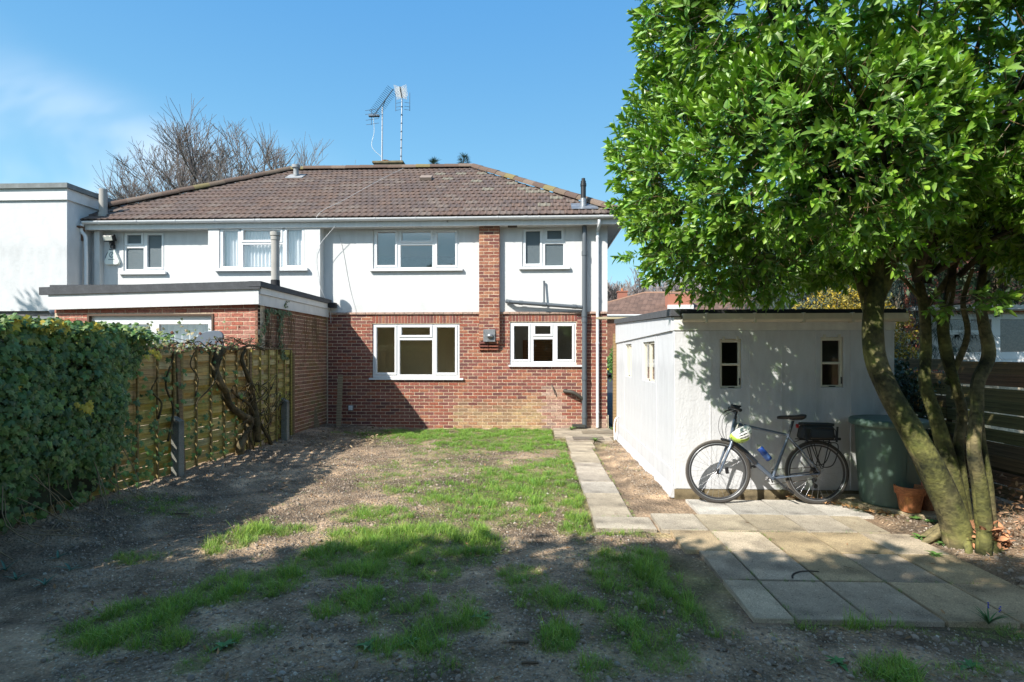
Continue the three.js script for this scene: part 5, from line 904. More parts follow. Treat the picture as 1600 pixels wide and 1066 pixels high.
// the laurel: many stems from one stool and a broad clipped crown
{
  const t = thing('laurel_tree', 'big glossy green laurel tree with several leaning mossy stems beside the patio', 'tree');
  const g1 = C(0.25, 0.24, 0.085), g2 = C(0.31, 0.25, 0.15), g3 = C(0.14, 0.16, 0.04), K = 0.0040 / 2;
  const stem = (pts, z0, z1) => {   // [x, y, width] up the stem as seen; depth runs from z0 to z1
    const n = pts.length, P = pts.map(([x, y], i) => onZ(x, y, lerp(z0, z1, i / (n - 1)))), r = pts.map((p) => p[2] * K);
    if (pts[0][1] > 820) P[0][1] = -0.06;
    part('trunk', mottle(tube(P, r, 14, 6, undefined, 0.15), g1, g2, 4, g3), M.bark, t);
    return P;
  };
  stem([[1505, 862, 66], [1490, 812, 54], [1462, 745, 52], [1428, 680, 50], [1392, 618, 47], [1368, 560, 43], [1364, 505, 42], [1368, 450, 40], [1372, 395, 34], [1365, 320, 24]], -5.0, -5.2);
  stem([[1364, 505, 30], [1352, 465, 24], [1338, 420, 18], [1322, 370, 15], [1300, 310, 11]], -5.15, -5.4);
  stem([[1372, 470, 26], [1392, 420, 26], [1402, 360, 20], [1420, 280, 14]], -5.15, -5.0);
  stem([[1508, 850, 40], [1494, 770, 34], [1478, 705, 33], [1462, 650, 30], [1446, 600, 27], [1447, 540, 24], [1444, 480, 23], [1432, 430, 18], [1410, 380, 14]], -5.25, -5.45);
  stem([[1446, 480, 18], [1478, 440, 14], [1502, 390, 11], [1510, 320, 8]], -5.4, -5.3);
  stem([[1515, 845, 26], [1506, 770, 22], [1498, 700, 21], [1504, 645, 22], [1492, 600, 22], [1480, 555, 26], [1474, 510, 25], [1484, 460, 21], [1490, 400, 16]], -5.3, -5.35);
  stem([[1480, 600, 15], [1500, 560, 14], [1512, 520, 12], [1505, 470, 10], [1520, 420, 8]], -5.35, -5.1);
  stem([[1540, 832, 36], [1532, 770, 30], [1522, 700, 26], [1527, 640, 26], [1528, 600, 27], [1545, 555, 26], [1538, 510, 22], [1532, 470, 19], [1540, 400, 14]], -5.0, -5.15);
  stem([[1552, 838, 22], [1546, 760, 16], [1536, 690, 13], [1532, 640, 11]], -5.2, -5.3);
  stem([[1486, 845, 14], [1462, 790, 11], [1440, 745, 9], [1420, 700, 6]], -5.15, -5.35);
  stem([[1362, 470, 9], [1400, 430, 9], [1440, 470, 8], [1470, 505, 9]], -5.3, -5.45);
  part('stump', mottle(tube([onG(1538, 868), [onG(1538, 868)[0], 0.2, onG(1538, 868)[2]]], [0.06, 0.05], 12, 3, undefined, 0.3), g2, g1), M.bark, t);
  for (let i = 0; i < 14; i++) { const a = R(0, 6.28), p = V(3.72 + Math.cos(a) * 0.1, 0.14, -5.08 + Math.sin(a) * 0.1); part('root', mottle(tube([p, V(p.x + Math.cos(a) * 0.1, 0.06, p.z + Math.sin(a) * 0.1), V(p.x + Math.cos(a) * 0.24, -0.06, p.z + Math.sin(a) * 0.24)], [0.055, 0.04, 0.02], 8, 3, undefined, 0.4), g2, g1), M.bark, t); }
  const lobes = [[3.75, 4.55, -4.95, 2.35, 1.85, 1.7], [2.12, 3.62, -5.6, 1.28, 1.2, 0.95], [2.3, 4.9, -5.2, 1.3, 1.25, 1.1], [5.3, 3.75, -4.9, 1.6, 1.4, 1.4], [3.3, 3.35, -5.2, 1.5, 0.78, 1.15], [3.6, 6.0, -5.0, 1.9, 1.0, 1.5], [4.6, 3.2, -4.5, 1.3, 0.85, 1.0], [2.7, 3.0, -5.5, 0.9, 0.62, 0.8], [2.15, 3.15, -4.3, 1.0, 0.72, 0.8], [2.5, 4.7, -4.35, 1.4, 1.4, 1.1], [4.2, 4.2, -4.2, 1.6, 1.3, 1.15], [1.75, 3.15, -5.0, 0.9, 0.95, 0.75], [5.1, 2.85, -4.9, 1.2, 0.6, 1.0], [4.4, 3.05, -4.1, 0.95, 0.6, 0.75], [3.3, 3.5, -3.9, 0.9, 0.6, 0.6], [4.0, 3.0, -5.0, 0.9, 0.5, 0.9]];
  const inside = (p, k) => lobes.some(([x, y, z, a, b, c]) => ((p.x - x) / a) ** 2 + ((p.y - y) / b) ** 2 + ((p.z - z) / c) ** 2 < k);
  for (let i = 0; i < 46; i++) {   // limbs reaching out through the crown
    const [x, y, z, a, b, c] = pick(lobes), d = V(gauss(), gauss(), gauss()).normalize(), e = V(x + d.x * a * 0.85, y + d.y * b * 0.85, z + d.z * c * 0.85), s = V(lerp(2.95, 3.9, clamp((e.x - 1.5) / 4)), R(2.3, 3.1), -5.2 + R(-0.15, 0.15));
    const m = s.clone().lerp(e, 0.5).add(V(R(-0.2, 0.2), R(0, 0.3), R(-0.2, 0.2)));
    part('branch', mottle(tube([s, m, e], [R(0.02, 0.04), 0.018, 0.005], 6, 4), C(0.1, 0.1, 0.05), C(0.16, 0.12, 0.08)), M.bark, t);
  }
  const area = lobes.map((l) => l[3] * l[4] + l[4] * l[5] + l[3] * l[5]), all = area.reduce((a, b) => a + b, 0), lobeBy = () => { let k = rnd() * all; for (let i = 0; i < lobes.length; i++) if ((k -= area[i]) < 0) return lobes[i]; return lobes[0]; };
  const spots = [], eye = V(0, EYE, 0);
  let guard = 0;
  while (spots.length < 14000 && guard++ < 300000) {
    const [x, y, z, a, b, c] = lobeBy();
    const d = V(gauss(), gauss(), gauss()); if (d.lengthSq() < 1e-4) continue; d.normalize();
    const k = 1.03 - Math.pow(rnd(), 1.7) * 0.42, p = V(x + d.x * a * k, y + d.y * b * k, z + d.z * c * k);
    if (inside(p, 0.55) && rnd() < 0.9) continue;
    const clump = fbm(p.x * 2.3 + p.z, p.y * 2.3 + p.z * 1.3, 3); if (clump < 0.4 && k > 0.84 && rnd() < 0.85) continue;
    if (p.y < 2.1) continue;
    const out = V(d.x / a, d.y / b, d.z / c).normalize().multiplyScalar(0.9).add(V(R(-0.5, 0.5), R(-0.15, 0.75), R(-0.5, 0.5))).normalize();
    if (d.y < -0.35) out.y -= 0.15;
    spots.push({ p, out, k, s: R(0.82, 1.2) * (k < 0.85 ? 1.1 : 1), d: p.distanceTo(eye) });
  }
  // hanging sprigs: one at the lower left, one low branch in front of the fence, a fringe under the crown
  const sprig = (x, y, z, n, sx, sy, dx, dy) => { for (let i = 0; i < n; i++) { const [px, py, pz] = onZ(x + R(-sx, sx), y + R(-sy, sy), z + R(-0.15, 0.15)); spots.push({ p: V(px, py, pz), out: V(dx + R(-0.4, 0.4), dy + R(-0.4, 0.3), R(-0.2, 0.7)).normalize(), k: 1, s: R(0.8, 1.05), d: 3 }); } };
  sprig(988, 402, -5.7, 5, 14, 9, -1, -0.1); sprig(1020, 425, -5.7, 12, 22, 12, -0.7, -0.6); sprig(1110, 452, -5.6, 20, 55, 10, -0.2, -0.8); sprig(1180, 440, -5.4, 8, 30, 18, -0.3, -0.8); sprig(1225, 452, -5.2, 7, 26, 14, -0.5, -0.6); sprig(970, 300, -5.8, 5, 6, 30, -1, 0); sprig(1010, 45, -5.4, 6, 14, 40, -0.8, 0.5);
  sprig(1510, 472, -4.55, 13, 55, 14, 0.2, 0.1); sprig(1470, 482, -4.5, 3, 12, 8, -0.6, -0.4); sprig(1340, 395, -4.9, 5, 18, 16, 0, -0.6); sprig(1440, 395, -4.6, 10, 60, 25, 0.1, -0.2);
  part('branch', mottle(tube([onZ(1545, 440, -4.9), onZ(1515, 470, -4.6), onZ(1468, 480, -4.5)], [0.012, 0.008, 0.004], 6, 5), C(0.1, 0.1, 0.05), C(0.16, 0.12, 0.08)), M.bark, t);
  spots.sort((a, b) => a.d - b.d);
  const near = spots.slice(0, 30), far = spots.slice(30), q = new THREE.Matrix4();
  for (const s of near) {   // the leaves that show largest are leaves of their own
    const m = mat4(s.p, aim(s.out, R(-0.6, 0.6)), s.s);
    for (const [g, lm] of pick(sprays)) { const l = part('leaf', g, M.laurel, t); q.multiplyMatrices(m, lm).decompose(l.position, l.quaternion, l.scale); }
  }
  const byKind = [[], [], [], []];
  for (const s of far) byKind[Math.floor(rnd() * 4)].push([mat4(s.p, aim(s.out, R(-0.8, 0.8)), s.s), C(1, 1, 1).multiplyScalar(R(0.75, 1.25)).lerp(C(1.3, 1.15, 0.6), rnd() * 0.25)]);
  byKind.forEach((l, i) => scatter('crown', sprayGeos[i], M.laurel, l, t));
}

// leafy trees beyond the frame whose shade falls across the garden
const clumpGeo = (() => { const list = []; for (let i = 0; i < 26; i++) { const d = V(gauss(), gauss(), gauss()).normalize(); const c = C(0.05, 0.12, 0.025).multiplyScalar(R(0.7, 1.3)); list.push([leafGeo(R(0.13, 0.2), R(0.07, 0.1), { color: c, n: 2 }), mat4(d.clone().multiplyScalar(R(0.05, 0.24)), aim(V(d.x + R(-0.6, 0.6), d.y * 0.4 + R(-0.7, 0.2), d.z + R(-0.6, 0.6))))]); } return bake(list); })();
function leafyTree(label, x, z, lobes, n, trunkH, r = 0.16) {
  const t = thing('garden_tree', label, 'tree', [x, 0, z]);
  part('trunk', mottle(tube([[0, -0.1, 0], [0.06, trunkH * 0.5, 0.04], [0, trunkH, 0]], [r, r * 0.8, r * 0.5], 10, 4, undefined, 0.2), C(0.12, 0.1, 0.07), C(0.18, 0.15, 0.1)), M.bark, t);
  for (let i = 0; i < 14; i++) { const l = pick(lobes), e = V(l[0] + R(-0.6, 0.6) * l[3], l[1] + R(-0.6, 0.6) * l[4], l[2] + R(-0.6, 0.6) * l[5]); part('branch', mottle(tube([[0, trunkH * R(0.6, 1), 0], V(0, trunkH, 0).lerp(e, 0.5).add(V(0, 0.2, 0)), e], [r * 0.4, r * 0.25, 0.01], 6, 3), C(0.12, 0.1, 0.07), C(0.18, 0.15, 0.1)), M.bark, t); }
  const list = [];
  for (let i = 0; i < n; i++) { const l = pick(lobes), d = V(gauss(), gauss(), gauss()).normalize(), k = 1 - Math.pow(rnd(), 1.5) * 0.75; list.push([mat4(V(l[0] + d.x * l[3] * k, l[1] + d.y * l[4] * k, l[2] + d.z * l[5] * k), [R(0, 6), R(0, 6), R(0, 6)], R(0.8, 1.3))]); }
  scatter('crown', clumpGeo, M.leaf, list, t);
  return t;
}
TREES();
function TREES() {
  leafyTree('dense tree behind the photographer shading the near ground', -4.2, 0.5, [[0, 4.35, 0, 2.0, 1.5, 1.3], [1.5, 4.1, 0, 1.2, 1.5, 1.2], [-1.6, 4.1, 0, 1.4, 1.4, 1.2], [0.2, 3.4, 0.1, 2.0, 1.0, 1.1]], 1700, 3.4);
  leafyTree('broad leafy tree behind the photographer with a rounded crown', -0.7, 0.75, [[0, 4.5, 0, 1.9, 1.45, 1.2], [1.5, 4.3, 0.1, 1.2, 1.3, 1.1], [-1.2, 4.3, 0, 1.2, 1.4, 1.2], [0, 3.6, 0.1, 2.0, 0.9, 1.0]], 1450, 3.4);
  leafyTree('leafy tree at the far side behind the photographer', -8.0, 0.6, [[0, 3.9, 0, 2.0, 1.5, 1.3], [-1.4, 3.6, 0, 1.3, 1.3, 1.2], [1.3, 3.7, 0, 1.3, 1.3, 1.2], [0, 2.9, 0, 1.9, 1.0, 1.1]], 1250, 3);
  { const h = thing('garden_hedge', 'tall dense hedge closing the garden behind the photographer', 'hedge', [0, 0, 7]), l = []; for (let i = 0; i < 4200; i++) l.push([mat4(V(R(-12, 12), R(0.1, 3.6) + 0.3 * rnd(), R(-0.6, 0.6)), [R(0, 6), R(0, 6), R(0, 6)], R(0.8, 1.4))]); scatter('foliage', clumpGeo, M.leaf, l, h); for (let x = -11.5; x < 12; x += 0.9) part('stem', cyl([x, -0.1, 0], [x + 0.1, 3, 0], 0.04, 0.015, 6, C(0.12, 0.09, 0.06)), M.twig, h); }
  leafyTree('slender young tree in the neighbouring garden out of view', -15.3, -7.2, [[0, 7.3, 0, 0.7, 0.75, 0.6], [0.7, 6.9, 0, 0.35, 0.4, 0.4]], 90, 6.6, 0.08);
}

// ---------------------------------------------------------------- ivy hedge on the fence
{
  const h = thing('ivy_hedge', 'dark green ivy hedge smothering the near end of the woven fence', 'hedge');
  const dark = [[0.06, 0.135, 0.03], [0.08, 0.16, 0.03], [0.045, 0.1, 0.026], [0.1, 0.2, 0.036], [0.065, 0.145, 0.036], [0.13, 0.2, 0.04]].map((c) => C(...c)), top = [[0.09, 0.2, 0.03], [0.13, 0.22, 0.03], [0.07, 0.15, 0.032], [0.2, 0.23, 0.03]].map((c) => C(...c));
  const geos = [0.045, 0.056, 0.068].map((s) => ivyGeo(s, C(1, 1, 1)));
  const L = [];
  const push = (p, n, c) => L.push({ p, n, c, s: R(0.75, 1.25), d: p.distanceTo(V(0, EYE, 0)) });
  for (let i = 0; i < 11500; i++) {   // the face towards the garden
    const z = R(-6.5, -3.0), y = R(0.06, 2.0), edge = -6.02 + 0.32 * (fbm(y * 3, 4, 3) - 0.5) * 2 - 0.55 * step(1.35, 1.75, y) + 0.25 * (1 - step(0.2, 0.9, y));
    if (z < edge && rnd() < 0.93) continue;
    if (y < 0.42 && rnd() < 0.72) continue;
    const bulge = 0.33 * Math.sin(clamp(y / 2.05) * 2.6) * step(-6.4, -5.3, z) + 0.1 * step(0.9, 1.8, y), lump = 0.34 * (fbm(z * 2.6, y * 2.6, 3) - 0.5);
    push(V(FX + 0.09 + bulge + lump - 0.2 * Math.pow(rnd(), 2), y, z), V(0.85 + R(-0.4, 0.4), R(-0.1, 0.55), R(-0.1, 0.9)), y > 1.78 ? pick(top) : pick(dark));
  }
  for (let i = 0; i < 4200; i++) {   // the top, in the sun
    const z = R(-6.75, -2.8), x = R(-5.75, -4.38), w = step(-7.0, -5.9, z); if (rnd() > w + 0.15) continue;
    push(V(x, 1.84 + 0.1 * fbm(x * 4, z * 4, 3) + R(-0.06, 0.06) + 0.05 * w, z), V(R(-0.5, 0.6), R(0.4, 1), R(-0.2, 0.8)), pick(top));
  }
  for (let i = 0; i < 340; i++) {   // stragglers over the woven panels
    const z = -5.9 - Math.pow(rnd(), 1.4) * 3.0, low = rnd() < 0.6, y = low ? R(0.05, 0.75) : R(0.6, 1.7); if (z < -7.4 && rnd() < 0.4) continue;
    push(V(FX + 0.05 + R(0, 0.08), y, z), V(0.9, R(0, 0.5), R(0, 0.8)), pick(dark).clone().multiplyScalar(1.3));
  }
  for (const [x, y, n] of [[240, 548, 9], [128, 635, 8], [30, 610, 7], [25, 652, 5], [95, 505, 20], [30, 500, 16], [70, 508, 12], [150, 512, 10]]) for (let i = 0; i < n; i++) { const p = onX(x + R(-12, 12), y + R(-7, 7), FX + 0.42); push(V(p), V(0.8, 0.4, R(0, 0.8)), C(0.5, 0.38, 0.02)); }
  L.sort((a, b) => a.d - b.d);
  const lead = [...L].sort((a, b) => a.d - b.d), own = new Set();
  for (const o of lead) { if (own.size >= 300) break; if (o.p.z < -4.72 && o.p.y > 0.3 && o.n.x > 0.3) own.add(o); }
  const paints = new Map(), mats = [];
  const q = (o) => mat4(o.p, aim(o.n.clone().normalize(), R(-0.9, 0.9)), o.s);
  const rest = [[], [], []], tinted = new Map();
  for (const o of L) {
    const m = q(o), k = Math.floor(rnd() * 3);
    if (own.has(o)) { const id = o.c.getHexString() + k; if (!tinted.has(id)) tinted.set(id, norm(geos[k], o.c)); const l = part('leaf', tinted.get(id), M.ivy, h); m.decompose(l.position, l.quaternion, l.scale); }
    else rest[k].push([m, o.c.clone().multiplyScalar(R(0.75, 1.25))]);
  }
  rest.forEach((l, i) => scatter('leaves', geos[i], M.ivy, l, h));
  for (let i = 0; i < 34; i++) { const z = R(-6.2, -3.6), y = R(0.02, 0.4), x = FX + R(0.1, 0.55); part('stem', tube([[x - 0.2, y + R(0.1, 0.5), z], [x, y * 0.6 + 0.05, z + R(-0.2, 0.2)], [x + R(0, 0.3), 0.02, z + R(-0.3, 0.3)]], 0.0045, 4, 3, C(0.22, 0.16, 0.09)), M.twig, h); }
  part('dark_backing', xf(rbox(0.3, 1.66, 3.1, 0.1, C(0.02, 0.028, 0.012)), { at: [FX - 0.06, 0.98, -4.35] }), M.twig, h);  // solid dark block behind the leaves, its colour standing in for inner shade
}
// ---------------------------------------------------------------- old climber on the fence
{
  const v = thing('climbing_vine', 'thick twisted bare vine trunks climbing the woven fence', 'vine');
  const c1 = C(0.26, 0.18, 0.1), c2 = C(0.16, 0.12, 0.06), Xf = FX + 0.1;
  const trail = (pts, r, name = 'stem', x = Xf) => part(name, mottle(tube(pts.map(([a, b], i) => { const p = onX(a, b, x); p[0] += 0.03 * Math.sin(i * 2.1); return p; }), r, 8, 5, undefined, 0.5), c1, c2, 8), M.bark, v);
  trail([[376, 718], [372, 700], [385, 680], [390, 660], [374, 648], [360, 630], [352, 612], [342, 600], [338, 575], [340, 555], [345, 545]], [0.075, 0.065, 0.06, 0.075, 0.06, 0.055, 0.05, 0.05, 0.05, 0.055, 0.06], 'trunk');
  trail([[428, 708], [420, 690], [412, 668], [398, 650], [386, 632], [372, 618], [362, 610]], [0.035, 0.03, 0.03, 0.028, 0.025, 0.025, 0.02], 'trunk');
  trail([[402, 690], [398, 660], [397, 630], [392, 605], [384, 585], [380, 560], [384, 545]], [0.05, 0.06, 0.065, 0.055, 0.04, 0.03, 0.025], 'trunk');
  trail([[400, 715], [390, 690], [383, 660], [380, 640]], [0.02, 0.018, 0.015, 0.01]);
  trail([[345, 560], [330, 600], [320, 618], [308, 628], [300, 645]], [0.016, 0.014, 0.012, 0.008, 0.005]);
  trail([[247, 655], [249, 630], [240, 610], [246, 590]], [0.016, 0.013, 0.01, 0.008]);
  trail([[305, 620], [306, 590], [300, 570], [306, 545]], [0.012, 0.01, 0.01, 0.008]);
  trail([[262, 690], [268, 640], [262, 600], [270, 560], [268, 545]], [0.015, 0.014, 0.012, 0.012, 0.01]);
  for (let i = 0; i < 26; i++) { const x = R(375, 440), y = R(600, 700); trail([[x, y], [x + R(-14, 14), y - R(8, 25)], [x + R(-20, 20), y + R(-30, 10)], [x + R(-20, 25), y + R(-10, 25)]], [0.009, 0.007, 0.005, 0.003], 'twig', Xf + R(0, 0.12)); }
  for (let i = 0; i < 70; i++) { const x = 235 + rnd() * 200, y = 544 + R(-8, 5) - 2; trail([[x, y], [x + R(-14, 14), y + R(-10, 6)], [x + R(-24, 24), y + R(-12, 14)]], [0.008, 0.006, 0.003], 'twig', FX + R(-0.08, 0.12)); }
  trail([[340, 548], [355, 542], [372, 546], [395, 540], [410, 548]], [0.02, 0.025, 0.022, 0.02, 0.015]);
  const lg = ivyGeo(0.05, C(1, 1, 1)), list = [];
  for (let i = 0; i < 420; i++) { const x = 228 + Math.pow(rnd(), 1.5) * 150, p = onX(x, 543 + gauss() * 9 - (rnd() < 0.12 ? R(0, 40) : 0), FX + R(-0.15, 0.15)); list.push([mat4(V(p), aim(V(R(-0.2, 0.9), R(0, 0.9), R(0.1, 1)), R(-1, 1)), R(0.5, 1.1)), rnd() < 0.55 ? C(0.13, 0.17, 0.045) : rnd() < 0.5 ? C(0.25, 0.09, 0.04) : C(0.3, 0.24, 0.1)]); }
  scatter('leaves', lg, M.ivy, list, v);
}
{ // ivy and dead runners on the extension wall
  const v = thing('wall_ivy', 'ivy trailing down the shaded brick side wall of the extension', 'ivy'), x = EXX + 0.02, L = [], lg = ivyGeo(0.05, C(1, 1, 1));
  const run = (pts, w, n, live) => { for (let i = 0; i < n; i++) { const t = rnd() * (pts.length - 1), k = Math.floor(t), f = t - k, a = onX(lerp(pts[k][0], pts[k + 1][0], f) + gauss() * w, lerp(pts[k][1], pts[k + 1][1], f) + gauss() * w, x + R(0.01, 0.07)); L.push([mat4(V(a), aim(V(1, R(0, 0.5), R(-0.4, 0.6)), R(-1, 1)), R(0.45, 1)), live ? C(0.05, 0.1, 0.03).multiplyScalar(R(0.7, 1.6)) : C(0.2, 0.12, 0.06)]); } };
  run([[418, 485], [435, 487], [455, 492]], 4, 190, true); run([[420, 490], [413, 515], [404, 542]], 2.5, 110, true); run([[440, 490], [438, 520], [442, 555], [448, 560]], 4, 220, true); run([[425, 495], [426, 520], [424, 540]], 4, 60, false); run([[450, 470], [446, 480]], 2.5, 22, true); run([[470, 500], [475, 540]], 9, 40, false);
  scatter('leaves', lg, M.ivy, L, v);
  for (let i = 0; i < 34; i++) { const px = 415 + rnd() * 85, p = [[px, 488 + (px - 415) * 0.12], [px + R(-4, 4), 515 + R(-5, 10)], [px + R(-6, 6), 545 + R(-20, 25)]].map(([a, b]) => onX(a, b, x + 0.008)); part('stem', tube(p, 0.0045, 4, 3, C(0.16, 0.1, 0.055)), M.twig, v); }
}

// ---------------------------------------------------------------- grass, stones, litter
{
  const blade = (L, w, bend, c) => { const pos = [], col = [], idx = []; for (let i = 0; i <= 3; i++) { const t = i / 3, ww = w * (1 - t * 0.92), y = L * t * (1 - 0.25 * bend * t), z = L * bend * t * t; for (const s of [-1, 1]) { pos.push(s * ww / 2, y, z); const k = 0.75 + 0.5 * t; col.push(c.r * k, c.g * k, c.b * k); } } for (let i = 0; i < 3; i++) { const a = i * 2; idx.push(a, a + 1, a + 2, a + 1, a + 3, a + 2); } const g = new THREE.BufferGeometry(); g.setAttribute('position', new THREE.Float32BufferAttribute(pos, 3)); g.setAttribute('color', new THREE.Float32BufferAttribute(col, 3)); g.setIndex(idx); g.computeVertexNormals(); return norm(g); };
  const tuft = (n, L) => { const l = []; for (let i = 0; i < n; i++) { const c = C(0.12, 0.32, 0.026).lerp(C(0.32, 0.49, 0.055), rnd()); if (rnd() < 0.06) c.set(0.3, 0.24, 0.1); l.push([blade(L * R(0.45, 1.15), R(0.0028, 0.005), R(0.1, 1.0), c), mat4(V(R(-0.028, 0.028), 0, R(-0.028, 0.028)), [R(-0.3, 0.3), R(0, 6.28), R(-0.3, 0.3)])]); } return bake(l); };
  const grass = new THREE.Group(); grass.name = 'grass'; grass.userData = { kind: 'stuff', label: 'patchy green grass growing over the bare garden soil', category: 'grass' }; scene.add(grass);
  const geos = [tuft(9, 0.052), tuft(10, 0.075), tuft(8, 0.1)], L = [[], [], []];
  for (let i = 0; i < 175000; i++) {
    const x = R(-4.6, 4.4), z = -2.4 - 10.25 * Math.pow(rnd(), 1.15);
    if (Math.abs(x + z * 0.046) > -z * 0.97) continue;
    if (onSlabs(x, z)) continue;
    let d = grassAt(x, z); if (d < 0.2) d = 0.05 * step(0.38, 0.7, fbm(x * 2.2 + 31, z * 2.2, 3)) * (x > -3.2 && x < 2 ? 1 : 0.4);
    d *= 0.55 + 0.95 * step(0.3, 0.62, fbm(x * 6 + 50, z * 6, 4)); if (rnd() > d * 0.75) continue;
    const big = z > -5.2 ? pick([0, 1, 1, 2]) : z > -7 ? pick([0, 0, 1]) : 0;
    L[big].push([mat4(V(x, groundY(x, z) - 0.004, z), [R(-0.15, 0.15), R(0, 6.28), R(-0.15, 0.15)], R(0.5, 1.2) * (0.35 + 0.6 * Math.min(1, d)) * (0.6 + 0.9 * step(0.35, 0.7, fbm(x * 7 + 11, z * 7 + 5, 3)))), C(1, 1, 1).multiplyScalar(R(0.6, 1.3)).lerp(C(1.7, 1.15, 0.9), rnd() * rnd() * 0.7)]);
  }
  for (const [x0, z0, x1, z1, n] of [[1.63, -3.6, 1.63, -5.3, 26], [2.09, -3.7, 2.09, -5.3, 16], [2.54, -4, 2.54, -5, 10], [1.2, -4.2, 3.2, -4.2, 20], [1.2, -5.35, 3.2, -5.35, 24], [1.0, -5.8, 1.0, -10.5, 60], [0.58, -5.78, 0.95, -5.78, 10], [0.4, -11.4, 1.7, -11.38, 24]]) for (let i = 0; i < n; i++) { const t = rnd(); L[0].push([mat4(V(lerp(x0, x1, t) + R(-0.012, 0.012), -0.012, lerp(z0, z1, t) + R(-0.012, 0.012)), [0, R(0, 6.28), 0], R(0.3, 0.75))]); }
  L.forEach((l, i) => scatter('grass_tufts', geos[i], M.grass, l, grass));

  const rock = (s) => { const g = new THREE.IcosahedronGeometry(1, 1).toNonIndexed(), p = g.attributes.position; for (let i = 0; i < p.count; i++) { const v = V(p.getX(i), p.getY(i), p.getZ(i)), k = 0.7 + 0.6 * noise2(v.x * 1.7 + s, v.y * 1.7 + v.z * 1.3 + s); p.setXYZ(i, v.x * k, v.y * k * 0.62, v.z * k * 0.85); } g.computeVertexNormals(); return norm(g); };
  const rocks = [1, 5, 9].map(rock), peb = new THREE.Group(); peb.name = 'pebbles'; peb.userData = { kind: 'stuff', label: 'small stones and clods scattered over the bare soil', category: 'stones' }; scene.add(peb);
  const P = [[], [], []];
  for (let i = 0; i < 62000; i++) {
    const x = R(-4.8, 5), z = -2.4 - 10.2 * Math.pow(rnd(), 1.5); if (Math.abs(x + z * 0.046) > -z * 0.97 || onSlabs(x, z)) continue;
    const clod = rnd() < 0.68, s = clod ? R(0.003, 0.011) * (rnd() < 0.12 ? 2 : 1) : R(0.002, 0.007) * (rnd() < 0.05 ? 2.4 : 1); if (grassAt(x, z) > 0.5 && rnd() < 0.6) continue;
    const f = fbm(x * 6, z * 6 + 4, 3), a = R(0.3, 0.6), c = clod ? C(a, a * 0.79, a * 0.6) : C(0.5, 0.43, 0.33).lerp(C(0.95, 0.88, 0.75), rnd() * rnd());
    P[i % 3].push([mat4(V(x, groundY(x, z) + s * 0.2, z), [R(0, 6), R(0, 6), R(0, 6)], s), c]);
  }
  P.forEach((l, i) => scatter('pebbles', rocks[i], M.stone, l, peb));
  for (const [x, y, s] of [[660, 975, 1], [385, 921, 1.1], [133, 920, 1.2], [562, 912, 1.3], [690, 996, 1.6], [1183, 995, 1], [1210, 997, 1.2], [1440, 1018, 1], [440, 1052, 1.4], [330, 945, 0.9], [478, 918, 1.2], [965, 1035, 1.2], [860, 975, 1], [1300, 990, 0.9], [600, 935, 0.9]]) { const p = onG(x, y); p[1] = groundY(p[0], p[2]) + 0.008; const m = single('stone', norm(pick(rocks), C(0.42, 0.38, 0.32).multiplyScalar(R(0.85, 1.25))), M.stone, 'pale flat stone lying on the bare shaded soil', 'stone', 'pale stones on the shaded bare soil'); m.position.set(...p); m.scale.setScalar(0.016 * s); m.rotation.set(0, R(0, 6), 0); }
  // straw, twigs and dead leaves
  const dry = [[], []], straw = cyl([-0.5, 0, 0], [0.5, 0.03, 0.05], 0.03, 0.018, 4, C(1, 1, 1)), dead = leafGeo(1, 0.42, { color: C(1, 1, 1), fold: 0.5, curl: -0.3, n: 3 });
  for (let i = 0; i < 7000; i++) { const x = R(-4.8, 5), z = -2.4 - 10 * Math.pow(rnd(), 1.6); if (Math.abs(x + z * 0.046) > -z * 0.97 || (onSlabs(x, z) && rnd() < 0.93)) continue; const y = Math.max(groundY(x, z), onSlabs(x, z) ? 0.004 : -1) + 0.006; if (rnd() < 0.72) dry[0].push([mat4(V(x, y, z), [R(-0.15, 0.15), R(0, 6.28), R(-0.15, 0.15)], R(0.02, 0.07)), C(0.3, 0.22, 0.13).multiplyScalar(R(0.4, 1.3))]); else dry[1].push([mat4(V(x, y, z), [R(-0.5, 0.5), R(0, 6.28), R(-0.5, 0.5)], R(0.02, 0.05)), C(0.26, 0.15, 0.07).multiplyScalar(R(0.5, 1.3))]); }
  for (let i = 0; i < 2600; i++) { const u = rnd(), x = lerp(3.55, 5.15, Math.pow(u, 0.6)), z = R(-7.2, -4.2); if (x < 4.3 && rnd() < 0.75) continue; const hp = step(4.3, 5.1, x) * 0.3 * step(-5.0, -5.7, z); dry[rnd() < 0.4 ? 0 : 1].push([mat4(V(x, groundY(x, z) + R(0.005, 0.02 + hp), z), [R(-1, 1), R(0, 6.28), R(-1, 1)], R(0.025, 0.07)), C(0.34, 0.2, 0.12).lerp(C(0.2, 0.13, 0.08), rnd()).multiplyScalar(R(0.5, 1.3))]); }
  for (let i = 0; i < 260; i++) { const a = R(0, 6.28), r = R(0.05, 0.3); dry[1].push([mat4(V(3.85 + Math.cos(a) * r * 0.8, R(0.02, 0.16), -5.0 + Math.sin(a) * r * 0.5), [R(-1, 1), R(0, 6.28), R(-1, 1)], R(0.04, 0.1)), C(0.42, 0.2, 0.1).multiplyScalar(R(0.5, 1.3))]); }
  for (let i = 0; i < 900; i++) { const z = R(-12.4, -9.5); dry[rnd() < 0.6 ? 0 : 1].push([mat4(V(R(-4.8, -3.0), 0.05, z), [R(-0.4, 0.4), R(0, 6.28), R(-0.4, 0.4)], R(0.03, 0.09)), C(0.26, 0.19, 0.11).multiplyScalar(R(0.4, 1.3))]); }
